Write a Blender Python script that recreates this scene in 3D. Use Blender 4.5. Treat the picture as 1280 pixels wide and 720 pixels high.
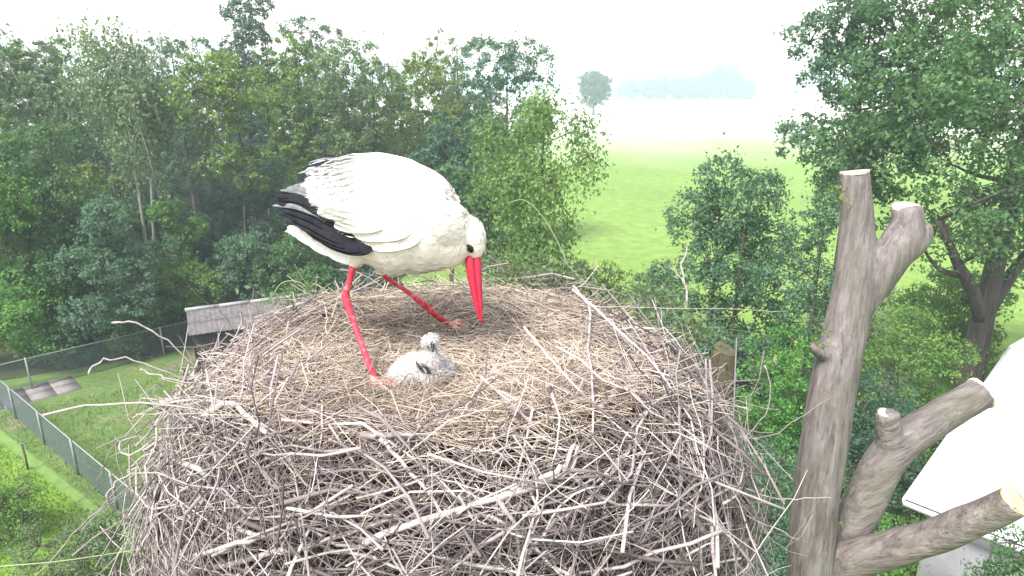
import bpy, math, random
import numpy as np
from mathutils import Vector

for o in list(bpy.data.objects):
    bpy.data.objects.remove(o)
SC = bpy.context.scene
COL = SC.collection
rad = math.radians

# ------------------------------------------------------------------ camera
FPX = 834.0                      # focal length in pixels of the 1280 wide photograph
PITCH = rad(17.0)
CAMZ = 10.0
cam = bpy.data.cameras.new("camera")
cam.sensor_width = 36.0
cam.lens = 36.0 * FPX / 1280.0
cam.clip_start = 0.05
cam.clip_end = 6000
camo = bpy.data.objects.new("camera", cam)
camo.location = (0, 0, CAMZ)
camo.rotation_euler = (math.pi / 2 - PITCH, 0, 0)
COL.objects.link(camo)
SC.camera = camo

# ------------------------------------------------------------------ light
SUN_EL, SUN_AZ = rad(54), rad(-142)      # azimuth from +Y, clockwise seen from above
SKY_STRENGTH = 0.125
w = bpy.data.worlds.new("World")
SC.world = w
w.use_nodes = True
nt = w.node_tree
nt.nodes.clear()
sky = nt.nodes.new("ShaderNodeTexSky")
sky.sky_type = 'NISHITA'
sky.sun_disc = False
sky.sun_elevation = SUN_EL
sky.sun_rotation = SUN_AZ
sky.air_density = 2.0
sky.dust_density = 2.0
sky.ozone_density = 1.0
hs = nt.nodes.new("ShaderNodeHueSaturation")      # thin white overcast: nearly no colour left
hs.inputs['Saturation'].default_value = 0.32
bg = nt.nodes.new("ShaderNodeBackground")
bg.inputs['Strength'].default_value = SKY_STRENGTH
wo = nt.nodes.new("ShaderNodeOutputWorld")
nt.links.new(sky.outputs[0], hs.inputs['Color'])
wbal = nt.nodes.new("ShaderNodeMix")               # camera white balance, a touch warmer than the sky
wbal.data_type = 'RGBA'
wbal.blend_type = 'MULTIPLY'
wbal.inputs[0].default_value = 1.0
wbal.inputs[7].default_value = (1.04, .975, 1.03, 1)
nt.links.new(hs.outputs[0], wbal.inputs[6])
nt.links.new(wbal.outputs[2], bg.inputs['Color'])
nt.links.new(bg.outputs[0], wo.inputs['Surface'])

sl = bpy.data.lights.new("sun", 'SUN')
sl.energy = 2.2
sl.angle = rad(12)
sl.color = (1.0, 0.95, 0.92)
so = bpy.data.objects.new("sun", sl)
COL.objects.link(so)
so.location = (-20, -20, 60)
sd = Vector((math.sin(SUN_AZ) * math.cos(SUN_EL), math.cos(SUN_AZ) * math.cos(SUN_EL), math.sin(SUN_EL)))
so.rotation_euler = sd.to_track_quat('Z', 'Y').to_euler()

SC.view_settings.view_transform = 'Standard'
SC.view_settings.look = 'None'
SC.view_settings.exposure = 1.65
SC.view_settings.gamma = 1.0
SC.view_settings.use_curve_mapping = False
SC.cycles.max_bounces = 6
SC.cycles.diffuse_bounces = 3
SC.cycles.glossy_bounces = 2
SC.cycles.transmission_bounces = 4
SC.cycles.volume_bounces = 1
SC.cycles.caustics_reflective = False
SC.cycles.caustics_refractive = False
HAZE_DENSITY = 0.00125

# ------------------------------------------------------------------ helpers
CP, SP = math.cos(PITCH), math.sin(PITCH)


def U(px, py, Y):
    """world point seen at photograph pixel (px,py) at forward distance Y"""
    x = (px - 640) / FPX
    v = (py - 360) / FPX
    d = np.array((x, CP - v * SP, -SP - v * CP))
    return d * (Y / d[1]) + np.array((0, 0, CAMZ))


def UZ(px, py, z):
    x = (px - 640) / FPX
    v = (py - 360) / FPX
    d = np.array((x, CP - v * SP, -SP - v * CP))
    return d * ((z - CAMZ) / d[2]) + np.array((0, 0, CAMZ))


def PXM(Y, z):
    """metres per photograph pixel at forward distance Y and height z"""
    return (Y * CP + (CAMZ - z) * SP) / FPX


def nrm(a):
    return a / np.maximum(np.linalg.norm(a, axis=-1, keepdims=True), 1e-9)


class Wob:
    """smooth numpy noise, a sum of random sines"""
    def __init__(s, seed, freq, octaves=3, per=6):
        r = np.random.default_rng(seed)
        s.k, s.p, s.a = [], [], []
        for o in range(octaves):
            for _ in range(per):
                d = nrm(r.normal(size=3))
                s.k.append(d * freq * 2 ** o * r.uniform(.7, 1.3))
                s.p.append(r.uniform(0, 6.28))
                s.a.append(0.5 ** o)
        s.k, s.p, s.a = np.array(s.k), np.array(s.p), np.array(s.a)
        s.a /= s.a.sum() * .5

    def __call__(s, P):
        return (np.sin(P @ s.k.T + s.p) * s.a).sum(-1)


def mesh(name, V, F, tint=None, smooth=True):
    """V (n,3); F is an array (m,3|4) or a list of such arrays / lists"""
    me = bpy.data.meshes.new(name)
    V = np.asarray(V, np.float32)
    if isinstance(F, np.ndarray):
        F = [F]
    li, starts, n = [], [], 0
    for f in F:
        f = np.asarray(f, np.int32)
        if f.ndim == 1:
            f = f[None]
        if not len(f):
            continue
        starts.append(n + np.arange(len(f)) * f.shape[1])
        li.append(f.ravel())
        n += f.size
    li = np.concatenate(li)
    st = np.concatenate(starts).astype(np.int32)
    me.vertices.add(len(V))
    me.vertices.foreach_set('co', V.ravel())
    me.loops.add(len(li))
    me.loops.foreach_set('vertex_index', li.astype(np.int32))
    me.polygons.add(len(st))
    me.polygons.foreach_set('loop_start', st)
    me.update(calc_edges=True)
    me.validate()
    if smooth:
        me.polygons.foreach_set('use_smooth', np.ones(len(me.polygons), bool))
    if tint is not None:
        a = me.attributes.new('tint', 'FLOAT', 'POINT')
        a.data.foreach_set('value', np.asarray(tint, np.float32))
    return me


def link(name, me, mats, parent=None, kind=None, loc=None):
    """mesh vertices are in world space; with a parent they are moved into its space"""
    ob = bpy.data.objects.new(name, me)
    for m in (mats if isinstance(mats, (list, tuple)) else [mats]):
        me.materials.append(m)
    COL.objects.link(ob)
    if parent is not None:
        ob.parent = parent
        off = Vector((0, 0, 0))
        p = parent
        while p is not None:
            off += p.location
            p = p.parent
        me.transform(__import__('mathutils').Matrix.Translation(-off))
    if loc is not None:
        ob.location = loc
    if kind:
        ob['kind'] = kind
    return ob


def part(name, VF, mats, parent, tint=None, smooth=True, kind=None):
    return link(name, mesh(name, VF[0], VF[1], tint, smooth), mats, parent, kind)


def struct(name, VF, mat, smooth=False, tint=None):
    return link(name, mesh(name, VF[0], VF[1], tint, smooth), mat, None, 'structure')


def thing(name, label, cat, loc, group=None):
    o = bpy.data.objects.new(name, None)
    o.empty_display_size = .2
    COL.objects.link(o)
    o.location = loc
    o['label'] = label
    o['category'] = cat
    if group:
        o['group'] = group
    return o


def join(*vfs):
    Vs, Fs, n = [], [], 0
    for V, F in vfs:
        V = np.asarray(V)
        if isinstance(F, np.ndarray):
            F = [F]
        Vs.append(V)
        for f in F:
            f = np.asarray(f)
            Fs.append((f if f.ndim > 1 else f[None]) + n)
        n += len(V)
    return np.concatenate(Vs), Fs


def tubes(P, R, S=4, flat=None):
    """many tapered tubes at once. P (N,K,3), R (N,K)"""
    P = np.asarray(P, float)
    N, K, _ = P.shape
    T = nrm(np.gradient(P, axis=1))
    ref = np.tile(np.array((0.31, 0.17, 0.94)), (N, 1))
    main = nrm(P[:, -1] - P[:, 0])
    par = np.abs((main * ref).sum(-1)) > .9
    ref[par] = (0.9, 0.3, 0.1)
    A = nrm(np.cross(T, ref[:, None, :]))
    B = np.cross(T, A)
    an = np.arange(S) * 2 * math.pi / S
    c, s = np.cos(an), np.sin(an)
    V = P[:, :, None, :] + R[:, :, None, None] * (A[:, :, None, :] * c[:, None] + B[:, :, None, :] * s[:, None])
    V = V.reshape(-1, 3)
    i = np.arange(N)[:, None, None] * K * S
    k = np.arange(K - 1)[None, :, None] * S
    j = np.arange(S)[None, None, :]
    j2 = (j + 1) % S
    F = np.stack(np.broadcast_arrays(i + k + j, i + k + j2, i + k + S + j2, i + k + S + j), -1).reshape(-1, 4)
    caps = []
    if S >= 3:
        base = np.arange(N)[:, None] * K * S
        caps = [base + np.arange(S)[::-1][None], base + (K - 1) * S + np.arange(S)[None]]
    return V, [F] + caps


def tube(P, R, S=8):
    P = np.asarray(P, float)[None]
    R = np.broadcast_to(np.asarray(R, float), (P.shape[1],))[None]
    return tubes(P, R, S)


def spline(pts, n):
    """Catmull-Rom through rows of pts (any number of columns)"""
    p = np.asarray(pts, float)
    p = np.vstack([2 * p[0] - p[1], p, 2 * p[-1] - p[-2]])
    m = len(p) - 3
    t = np.linspace(0, m - 1e-6, n)
    i = t.astype(int)
    u = (t - i)[:, None]
    a, b, c, d = p[i], p[i + 1], p[i + 2], p[i + 3]
    return .5 * (2 * b + (c - a) * u + (2 * a - 5 * b + 4 * c - d) * u ** 2 + (3 * b - a - 3 * c + d) * u ** 3)


def loft(C, A, B, S=20):
    """closed body through ring centres C with half axes A and B (K,3)"""
    C, A, B = map(lambda q: np.asarray(q, float), (C, A, B))
    K = len(C)
    an = np.arange(S) * 2 * math.pi / S
    V = (C[:, None] + A[:, None] * np.cos(an)[None, :, None] + B[:, None] * np.sin(an)[None, :, None]).reshape(-1, 3)
    k = np.arange(K - 1)[:, None] * S
    j = np.arange(S)[None]
    j2 = (j + 1) % S
    F = np.stack(np.broadcast_arrays(k + j, k + j2, k + S + j2, k + S + j), -1).reshape(-1, 4)
    return V, [F, np.arange(S)[::-1][None], ((K - 1) * S + np.arange(S))[None]]


def box(c, h, R=None):
    """box of half sizes h round c; R rows are its local axes"""
    s = np.array([(x, y, z) for x in (-1, 1) for y in (-1, 1) for z in (-1, 1)], float) * np.asarray(h)
    if R is not None:
        s = s @ np.asarray(R)
    F = np.array([(0, 1, 3, 2), (4, 6, 7, 5), (0, 4, 5, 1), (2, 3, 7, 6), (0, 2, 6, 4), (1, 5, 7, 3)])
    return s + np.asarray(c), F


def remesh(VF, voxel, smooth=3, factor=.5):
    me = mesh('raw', VF[0], VF[1])
    ob = bpy.data.objects.new('raw', me)
    COL.objects.link(ob)
    m = ob.modifiers.new('r', 'REMESH')
    m.mode = 'VOXEL'
    m.voxel_size = voxel
    if smooth:
        s = ob.modifiers.new('s', 'SMOOTH')
        s.iterations = smooth
        s.factor = factor
    dg = bpy.context.evaluated_depsgraph_get()
    out = bpy.data.meshes.new_from_object(ob.evaluated_get(dg))
    bpy.data.objects.remove(ob)
    bpy.data.meshes.remove(me)
    out.polygons.foreach_set('use_smooth', np.ones(len(out.polygons), bool))
    return out


def coords(me):
    a = np.empty(len(me.vertices) * 3, np.float32)
    me.vertices.foreach_get('co', a)
    return a.reshape(-1, 3).astype(float)


def leaves(Cn, D, N, L, W, fold=.16):
    """folded rhombic leaves: centres, directions, normals, length, width"""
    D = nrm(D)
    Sd = nrm(np.cross(D, N))
    Nn = np.cross(Sd, D)
    L = L[:, None]
    W = W[:, None]
    a = Cn - D * L * .5
    b = Cn + Sd * W * .5 + Nn * W * fold
    c = Cn + D * L * .5 - Nn * L * .12
    d = Cn - Sd * W * .5 + Nn * W * fold
    V = np.stack([a, b, c, d], 1).reshape(-1, 3)
    F = np.arange(len(Cn) * 4).reshape(-1, 4)
    return V, F


# ------------------------------------------------------------------ materials
def mat(name):
    m = bpy.data.materials.new(name)
    m.use_nodes = True
    t = m.node_tree
    t.nodes.clear()
    out = t.nodes.new('ShaderNodeOutputMaterial')
    b = t.nodes.new('ShaderNodeBsdfPrincipled')
    t.links.new(b.outputs[0], out.inputs['Surface'])
    b.inputs['Roughness'].default_value = .75
    b.inputs['Specular IOR Level'].default_value = .25
    return m, t, b, out


def ramp(t, stops, fac):
    r = t.nodes.new('ShaderNodeValToRGB')
    el = r.color_ramp.elements
    while len(el) < len(stops):
        el.new(.5)
    for e, (p, c) in zip(el, stops):
        e.position = p
        e.color = (*c, 1)
    t.links.new(fac, r.inputs[0])
    return r.outputs[0]


def noise(t, scale, detail=4, rough=.6, stretch=None, coord='Object', dist=0):
    tc = t.nodes.new('ShaderNodeTexCoord')
    src = tc.outputs[coord]
    if stretch is not None:
        mp = t.nodes.new('ShaderNodeMapping')
        mp.inputs['Scale'].default_value = stretch
        t.links.new(src, mp.inputs[0])
        src = mp.outputs[0]
    n = t.nodes.new('ShaderNodeTexNoise')
    n.inputs['Scale'].default_value = scale
    n.inputs['Detail'].default_value = detail
    n.inputs['Roughness'].default_value = rough
    n.inputs['Distortion'].default_value = dist
    t.links.new(src, n.inputs['Vector'])
    return n.outputs['Fac']


def bump(t, b, h, strength, dist):
    bp = t.nodes.new('ShaderNodeBump')
    bp.inputs['Strength'].default_value = strength
    bp.inputs['Distance'].default_value = dist
    t.links.new(h, bp.inputs['Height'])
    t.links.new(bp.outputs[0], b.inputs['Normal'])


def mixc(t, fac, a, b, mode='MIX'):
    m = t.nodes.new('ShaderNodeMix')
    m.data_type = 'RGBA'
    m.blend_type = mode
    for s, v in ((0, fac), (6, a), (7, b)):
        if isinstance(v, (int, float)):
            m.inputs[s].default_value = v
        elif isinstance(v, tuple):
            m.inputs[s].default_value = (*v, 1)
        else:
            t.links.new(v, m.inputs[s])
    return m.outputs[2]


def attr(t, name='tint'):
    a = t.nodes.new('ShaderNodeAttribute')
    a.attribute_name = name
    return a.outputs['Fac']


def tinted(name, stops, rough=.8, spec=.2, nscale=None, nstretch=None, bs=0, bd=.002):
    m, t, b, o = mat(name)
    c = ramp(t, stops, attr(t))
    if nscale:
        n = noise(t, nscale, 3, .6, nstretch)
        c = mixc(t, .45, c, ramp(t, [(.3, (.45, .45, .45)), (.7, (1.25, 1.25, 1.25))], n), 'MULTIPLY')
        if bs:
            bump(t, b, n, bs, bd)
    t.links.new(c, b.inputs['Base Color'])
    b.inputs['Roughness'].default_value = rough
    b.inputs['Specular IOR Level'].default_value = spec
    return m


def leafmat(name, dark, lite, trans=.35):
    m, t, b, o = mat(name)
    oi = t.nodes.new('ShaderNodeObjectInfo')
    c = ramp(t, [(0, dark), (1, lite)], attr(t))
    hv = t.nodes.new('ShaderNodeHueSaturation')
    mr = t.nodes.new('ShaderNodeMapRange')
    mr.inputs[3].default_value = .478
    mr.inputs[4].default_value = .515
    t.links.new(oi.outputs['Random'], mr.inputs[0])
    t.links.new(mr.outputs[0], hv.inputs['Hue'])
    t.links.new(c, hv.inputs['Color'])
    c = hv.outputs[0]
    t.links.new(c, b.inputs['Base Color'])
    b.inputs['Roughness'].default_value = .55
    b.inputs['Specular IOR Level'].default_value = .35
    tr = t.nodes.new('ShaderNodeBsdfTranslucent')
    t.links.new(mixc(t, .5, c, (.16, .24, .03)), tr.inputs['Color'])
    mx = t.nodes.new('ShaderNodeMixShader')
    mx.inputs[0].default_value = trans
    t.links.new(b.outputs[0], mx.inputs[1])
    t.links.new(tr.outputs[0], mx.inputs[2])
    t.links.new(mx.outputs[0], o.inputs['Surface'])
    return m


LEAF = {
    'oak': leafmat('leaf_oak', (.036, .110, .046), (.125, .250, .088), .45),
    'birch': leafmat('leaf_birch', (.078, .145, .072), (.195, .285, .135), .45),
    'lime': leafmat('leaf_lime', (.086, .165, .038), (.23, .335, .082), .45),
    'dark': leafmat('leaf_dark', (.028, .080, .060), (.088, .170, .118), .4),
    'fresh': leafmat('leaf_fresh', (.054, .17, .036), (.17, .345, .075), .45),
    'alder': leafmat('leaf_alder', (.048, .120, .076), (.128, .230, .140), .45),
}


def barkmat(name, lo, hi, scale=9, moss=0, tilt=0.):
    """furrowed bark; the furrows run along z, or along an axis tilted by tilt in the xz plane"""
    m, t, b, o = mat(name)

    def nz(sc, st, det, dist):
        tc = t.nodes.new('ShaderNodeTexCoord')
        m1 = t.nodes.new('ShaderNodeMapping')
        m1.inputs['Rotation'].default_value = (0, tilt, 0)
        m2 = t.nodes.new('ShaderNodeMapping')
        m2.inputs['Scale'].default_value = st
        n = t.nodes.new('ShaderNodeTexNoise')
        n.inputs['Scale'].default_value = sc
        n.inputs['Detail'].default_value = det
        n.inputs['Roughness'].default_value = .68
        n.inputs['Distortion'].default_value = dist
        t.links.new(tc.outputs['Object'], m1.inputs[0])
        t.links.new(m1.outputs[0], m2.inputs[0])
        t.links.new(m2.outputs[0], n.inputs['Vector'])
        return n.outputs['Fac']
    n = nz(scale, (1, 1, .16), 6, .4)
    nf = nz(scale * 2.6, (1, 1, .09), 4, .2)
    n2 = nz(scale * .3, (1, 1, .5), 3, 0)
    c = ramp(t, [(.28, lo), (.7, hi)], n)
    c = mixc(t, .6, c, ramp(t, [(.32, (.42, .39, .37)), (.46, (1, 1, 1)), (.75, (1.15, 1.15, 1.15))], nf), 'MULTIPLY')
    c = mixc(t, .5, c, ramp(t, [(.3, (.6, .56, .54)), (.7, (1.2, 1.2, 1.2))], n2), 'MULTIPLY')
    if moss:
        n3 = noise(t, 5, 4, .7)
        c = mixc(t, ramp(t, [(.5, (0, 0, 0)), (.75, (moss,) * 3)], n3), c, (.10, .125, .035))
    t.links.new(c, b.inputs['Base Color'])
    b.inputs['Roughness'].default_value = .9
    ad = t.nodes.new('ShaderNodeMath')
    ad.operation = 'ADD'
    t.links.new(n, ad.inputs[0])
    t.links.new(nf, ad.inputs[1])
    bump(t, b, ad.outputs[0], 1.0, .009)
    return m


BARK = barkmat('bark', (.03, .025, .02), (.11, .095, .08))
BIRCHBARK = barkmat('birch_bark', (.14, .13, .12), (.55, .54, .50), 3)
PALEBARK = barkmat('pruned_bark', (.085, .077, .073), (.255, .23, .22), 34, .25)
LIMBBARK = barkmat('pruned_limb_bark', (.075, .068, .064), (.235, .215, .20), 34, .35, rad(-58))
LOWBARK = barkmat('pruned_low_limb_bark', (.070, .062, .056), (.23, .205, .185), 34, .35, rad(-78))


def plain(name, col, rough=.75, spec=.25, nscale=None, var=.35, bs=0, bd=.01, stretch=None):
    m, t, b, o = mat(name)
    if nscale:
        n = noise(t, nscale, 5, .62, stretch)
        lo = tuple(q * (1 - var) for q in col)
        hi = tuple(min(.95, q * (1 + var)) for q in col)
        t.links.new(ramp(t, [(.3, lo), (.7, hi)], n), b.inputs['Base Color'])
        if bs:
            bump(t, b, n, bs, bd)
    else:
        b.inputs['Base Color'].default_value = (*col, 1)
    b.inputs['Roughness'].default_value = rough
    b.inputs['Specular IOR Level'].default_value = spec
    return m


TWIG = tinted('twig_wood', [(0, (.05, .037, .032)), (.4, (.19, .162, .156)), (.75, (.395, .346, .336)), (1, (.58, .525, .50))],
              .85, .2, 60, None, .6, .002)
STRAW = tinted('straw', [(0, (.19, .15, .115)), (.5, (.42, .36, .285)), (1, (.64, .57, .46))], .8, .2)
NESTCORE = plain('nest_soil', (.075, .058, .046), .95, .1, 22, .6, 1, .02)
GREENSTEM = tinted('green_stem', [(0, (.16, .22, .08)), (1, (.42, .46, .26))], .7, .3)

# ------------------------------------------------------------------ ground
def grassmat(name, a, b_, c_, s1, s2, dirt=None):
    m, t, b, o = mat(name)
    n1 = noise(t, s1, 5, .6)
    n2 = noise(t, s2, 4, .7)
    c = ramp(t, [(.3, a), (.52, b_), (.72, c_)], n1)
    c = mixc(t, .55, c, ramp(t, [(.3, (.5, .55, .5)), (.7, (1.35, 1.3, 1.3))], n2), 'MULTIPLY')
    if dirt:
        n3 = noise(t, dirt[1], 5, .65)
        c = mixc(t, ramp(t, [(dirt[2], (0, 0, 0)), (dirt[2] + .12, (1, 1, 1))], n3), c, dirt[0])
    t.links.new(c, b.inputs['Base Color'])
    b.inputs['Roughness'].default_value = .95
    b.inputs['Specular IOR Level'].default_value = .1
    bump(t, b, n2, .8, .06)
    return m


M_GROUND = grassmat('rough_grass', (.10, .17, .045), (.14, .23, .06), (.17, .26, .075), .15, 3)
M_MEADOW = grassmat('meadow_grass', (.12, .20, .042), (.155, .25, .055), (.18, .275, .07), .03, 1.1)
# towards its far edge the grass blends patchily to the far field's pale tone
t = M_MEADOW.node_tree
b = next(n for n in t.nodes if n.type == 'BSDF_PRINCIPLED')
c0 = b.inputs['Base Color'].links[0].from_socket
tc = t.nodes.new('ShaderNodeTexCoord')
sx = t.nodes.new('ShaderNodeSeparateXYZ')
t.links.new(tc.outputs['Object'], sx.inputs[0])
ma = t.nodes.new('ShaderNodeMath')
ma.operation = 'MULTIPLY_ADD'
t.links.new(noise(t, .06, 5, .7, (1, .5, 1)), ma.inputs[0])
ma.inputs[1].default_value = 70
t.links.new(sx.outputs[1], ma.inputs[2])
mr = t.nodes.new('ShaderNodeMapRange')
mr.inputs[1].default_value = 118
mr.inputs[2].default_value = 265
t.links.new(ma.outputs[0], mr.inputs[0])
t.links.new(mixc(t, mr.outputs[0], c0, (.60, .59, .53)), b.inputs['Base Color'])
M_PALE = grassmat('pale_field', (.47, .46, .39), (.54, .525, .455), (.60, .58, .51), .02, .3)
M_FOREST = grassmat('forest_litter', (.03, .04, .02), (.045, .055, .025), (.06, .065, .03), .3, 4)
M_YARD = grassmat('yard_grass', (.07, .12, .035), (.095, .15, .045), (.125, .17, .06), .5, 6, ((.20, .165, .13), .35, .58))
M_STRIP = grassmat('strip_grass', (.10, .19, .022), (.13, .23, .028), (.15, .25, .04), .4, 6)


def sheet(pts, z, n=1):
    p = np.array([(x, y, z) for x, y in pts], float)
    return p, [np.arange(len(p))[None]]


def ring_ground(z, rs, seg=96):
    V = [(0, 0, z)]
    for r in rs:
        for i in range(seg):
            a = 2 * math.pi * i / seg
            V.append((r * math.cos(a), r * math.sin(a), z))
    F3 = np.array([(0, 1 + i, 1 + (i + 1) % seg) for i in range(seg)])
    F4 = [(1 + k * seg + i, 1 + (k + 1) * seg + i, 1 + (k + 1) * seg + (i + 1) % seg, 1 + k * seg + (i + 1) % seg)
          for k in range(len(rs) - 1) for i in range(seg)]
    return np.array(V, float), [F3, np.array(F4)]


struct('ground', ring_ground(0, [20, 60, 150, 400, 1000, 2200]), M_GROUND)
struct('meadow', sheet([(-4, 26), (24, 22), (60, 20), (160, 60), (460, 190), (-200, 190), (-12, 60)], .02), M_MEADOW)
# the far edge of the meadow is a little ragged
rng = np.random.default_rng(3)
edge = [(x, 178 + 3 * math.sin(x * .06) + rng.uniform(-1.2, 1.2)) for x in np.linspace(440, -190, 60)]
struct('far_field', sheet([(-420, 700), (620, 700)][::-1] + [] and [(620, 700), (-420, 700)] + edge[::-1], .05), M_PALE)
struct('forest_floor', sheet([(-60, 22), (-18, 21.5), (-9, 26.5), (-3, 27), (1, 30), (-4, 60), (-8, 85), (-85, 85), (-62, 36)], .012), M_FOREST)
yard = [(-18.4, 20.2), (-8.5, 12.9), (-2, 14), (-3, 27), (-9.5, 26.9)]
struct('yard', sheet(yard, .024), M_YARD)
struct('grass_strip', sheet([(-60, 52), (-18.6, 20.0), (-8.7, 12.7), (-4, 9), (-4, -15), (-60, -15)], .02), M_STRIP)

# ------------------------------------------------------------------ trees
def crown_env(h, shape):
    """relative crown radius at relative crown height h"""
    if shape == 'round':
        return np.sqrt(np.maximum(0, 1 - (2 * h - 1) ** 2)) * .9 + .1
    if shape == 'tall':
        return np.where(h < .5, .55 + .9 * h, np.sqrt(np.maximum(.03, 1 - ((h - .5) / .56) ** 2)))
    if shape == 'broad':
        return np.where(h < .4, .5 + 1.25 * h, np.sqrt(np.maximum(.03, 1 - ((h - .4) / .64) ** 2)))
    return np.where(h < .35, .75 + .7 * h, np.sqrt(np.maximum(.03, 1 - ((h - .35) / .68) ** 2)))     # bush


def make_tree(name, label, cat, base, H, cb, R, leaf, shape='broad', lsize=.145, k=5.0, nl=None, trunk_r=None,
              seed=0, droop=0., bark=None, stems=1, clump=.21, group=None, sway_k=.035, lobe_k=.46, fork=(), offx=0., cap=38000, sparse_top=False,
              top_twigs=0):
    r = np.random.default_rng(seed + 17)
    base = np.asarray(base, float)
    t = thing(name, label, cat, base, group)
    cH = H - cb
    area = math.pi / 4 * 2 * R * cH * .85
    lw = lsize * .62
    n = int(min(cap, .8 * k * area / (lsize * lw * .5)))
    nl = nl or int(np.clip(area / (.55 * R * R) * 3, 9, 34))
    # lobes
    cand = []
    tries = 0
    rl = R * lobe_k
    hmax = max(.5, 1 - rl * .8 / cH)
    while len(cand) < nl and tries < 3000:
        tries += 1
        h = r.uniform(.04, 1) * hmax
        e = crown_env(h, shape)
        a = r.uniform(0, 2 * math.pi)
        q = r.uniform(0, 1) ** .55 * max(0, R * e - rl * .5)
        p = np.array((math.cos(a) * q + offx * R * h, math.sin(a) * q, cb + h * cH))
        if all(np.linalg.norm((p - c) * (1, 1, .8)) > rl * .85 for c in cand) or tries > 1500:
            cand.append(p)
    cand = np.array(cand)
    lr = rl * r.uniform(.7, 1.25, len(cand)) * (.75 + .25 * crown_env((cand[:, 2] - cb) / cH, shape))
    # clusters on each lobe
    wgt = lr ** 2
    per = 26 if droop > .55 else 32
    ncl = max(30, n // per)
    li = r.choice(len(cand), ncl, p=wgt / wgt.sum())
    dirs = nrm(r.normal(size=(ncl, 3)) + (0, 0, .25))
    rr = r.uniform(.35, 1.0, ncl) ** (.5 if droop > .55 else .25)
    cc = cand[li] + dirs * (lr[li] * rr)[:, None] * (1, 1, .8)
    if droop:
        cc[:, 2] -= r.exponential(droop * lr[li])
    cc[:, 2] = np.maximum(cc[:, 2], .1)
    ctint = r.normal(0, .16, ncl)
    # leaves in clusters
    ci = r.integers(0, ncl, n)
    if droop > .55:
        sp = np.maximum(clump * (lr[li[ci]] / .5) ** .5, lsize)
        off = r.normal(size=(n, 3)) * sp[:, None] * (1, 1, .55 + droop)
        off[:, 2] -= r.exponential(.35 * droop, n)
        outw = nrm(cc[ci] + off - cand[li[ci]])
        Nn = nrm(outw * .9 + np.array((0, 0, .7)) + r.normal(size=(n, 3)) * .42)
    else:
        # every cluster is a little dome of leaves, hollow inside and open below
        cr = np.clip(clump * .75 * np.maximum(R, .8) ** .5, lsize * 1.1, 1.2) * r.uniform(.6, 1.35, ncl)
        od = nrm(cc - cand[li])
        dd = nrm(r.normal(size=(n, 3)) + od[ci] * .55 + np.array((0, 0, .35)))
        off = dd * (cr[ci] * r.uniform(.25, 1.0, n) ** .4)[:, None] * (1, 1, .72) + r.normal(size=(n, 3)) * (.22 * cr[ci] * r.exponential(1, n))[:, None]
        outw = dd
        Nn = nrm(dd * 1.0 + np.array((0, 0, .55)) + r.normal(size=(n, 3)) * .38)
    P = cc[ci] + off
    P[:, 2] = np.maximum(P[:, 2], .04)
    D = nrm(r.normal(size=(n, 3)) + outw * .5 + np.array((0, 0, -.45 - droop)))
    sz = lsize * r.uniform(.6, 1.25, n)
    if base[1] > 18:                # far away a leaf is one small triangle
        D = nrm(D)
        Sd = nrm(np.cross(D, Nn))
        wd_ = (sz * r.uniform(.35, .5, n))[:, None]
        LV = np.stack([P - D * sz[:, None] * .5 + Sd * wd_, P + D * sz[:, None] * .6, P - D * sz[:, None] * .5 - Sd * wd_], 1).reshape(-1, 3)
        LF = np.arange(n * 3).reshape(-1, 3)
    else:
        LV, LF = leaves(P, D, Nn, sz, sz * r.uniform(.5, .75, n))
    lc = 3 if base[1] > 18 else 4
    tint = np.clip(.45 + ctint[ci] + r.normal(0, .2, n), 0, 1)
    # woody skeleton
    tr = trunk_r or max(.05, H * .013)
    woods = []
    sway = r.normal(0, sway_k * H, (stems, 2))
    tops = []
    for s in range(stems):
        sx = (s - (stems - 1) / 2) * R * .28
        tp = np.array([(0, 0, -.15), (sx * .5 + sway[s, 0] * .3, sway[s, 1] * .3, H * .25),
                       (sx * .8 + sway[s, 0] * .8 + offx * R * .2, sway[s, 1], min(H * .55, cb + cH * .6)),
                       (sx + sway[s, 0] + offx * R * .6, sway[s, 1] * 1.2, cb + cH * hmax * .9)])
        sp_ = spline(tp, 12)
        tops.append(sp_)
        woods.append(tube(sp_, tr / stems ** .4 * np.linspace(1.08, .12, 12) ** .9, 8))
    BP, BR = [], []
    # a few main limbs leave the trunk, the other lobes hang on the nearest limb below them
    M = int(np.clip(len(cand) // 6, 3, 7))
    mains = [int(np.argmax(cand[:, 2] * .3 + np.hypot(cand[:, 0], cand[:, 1])))]
    while len(mains) < min(M, len(cand)):
        dm = np.min([np.linalg.norm(cand - cand[k_], axis=1) for k_ in mains], axis=0)
        mains.append(int(np.argmax(dm)))
    skel = [(q, tr * np.interp(i_, [0, 11], [1, .15])) for s in tops for i_, q in enumerate(s) if q[2] > .7 * cb]
    for z_, tx, ty, tz_, fr_ in fork:          # heavy limbs given by hand
        a = np.array([np.interp(z_, tops[0][:, 2], tops[0][:, k_]) for k_ in range(3)])
        c = np.array((tx, ty, tz_), float)
        b = spline(np.array([a - (0, 0, .15), a * .72 + c * .28 + (0, 0, .1), a * .4 + c * .6 - (0, 0, .05), c]), 7)
        rr_ = tr * fr_ * np.linspace(1, .4, 7)
        BP.append(b)
        BR.append(rr_)
        skel += [(b[q_], rr_[q_]) for q_ in range(1, 7)]
    rest_ = [i_ for i_ in range(len(cand)) if i_ not in mains]
    rest_.sort(key=lambda i_: np.hypot(cand[i_, 0], cand[i_, 1]))
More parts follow.
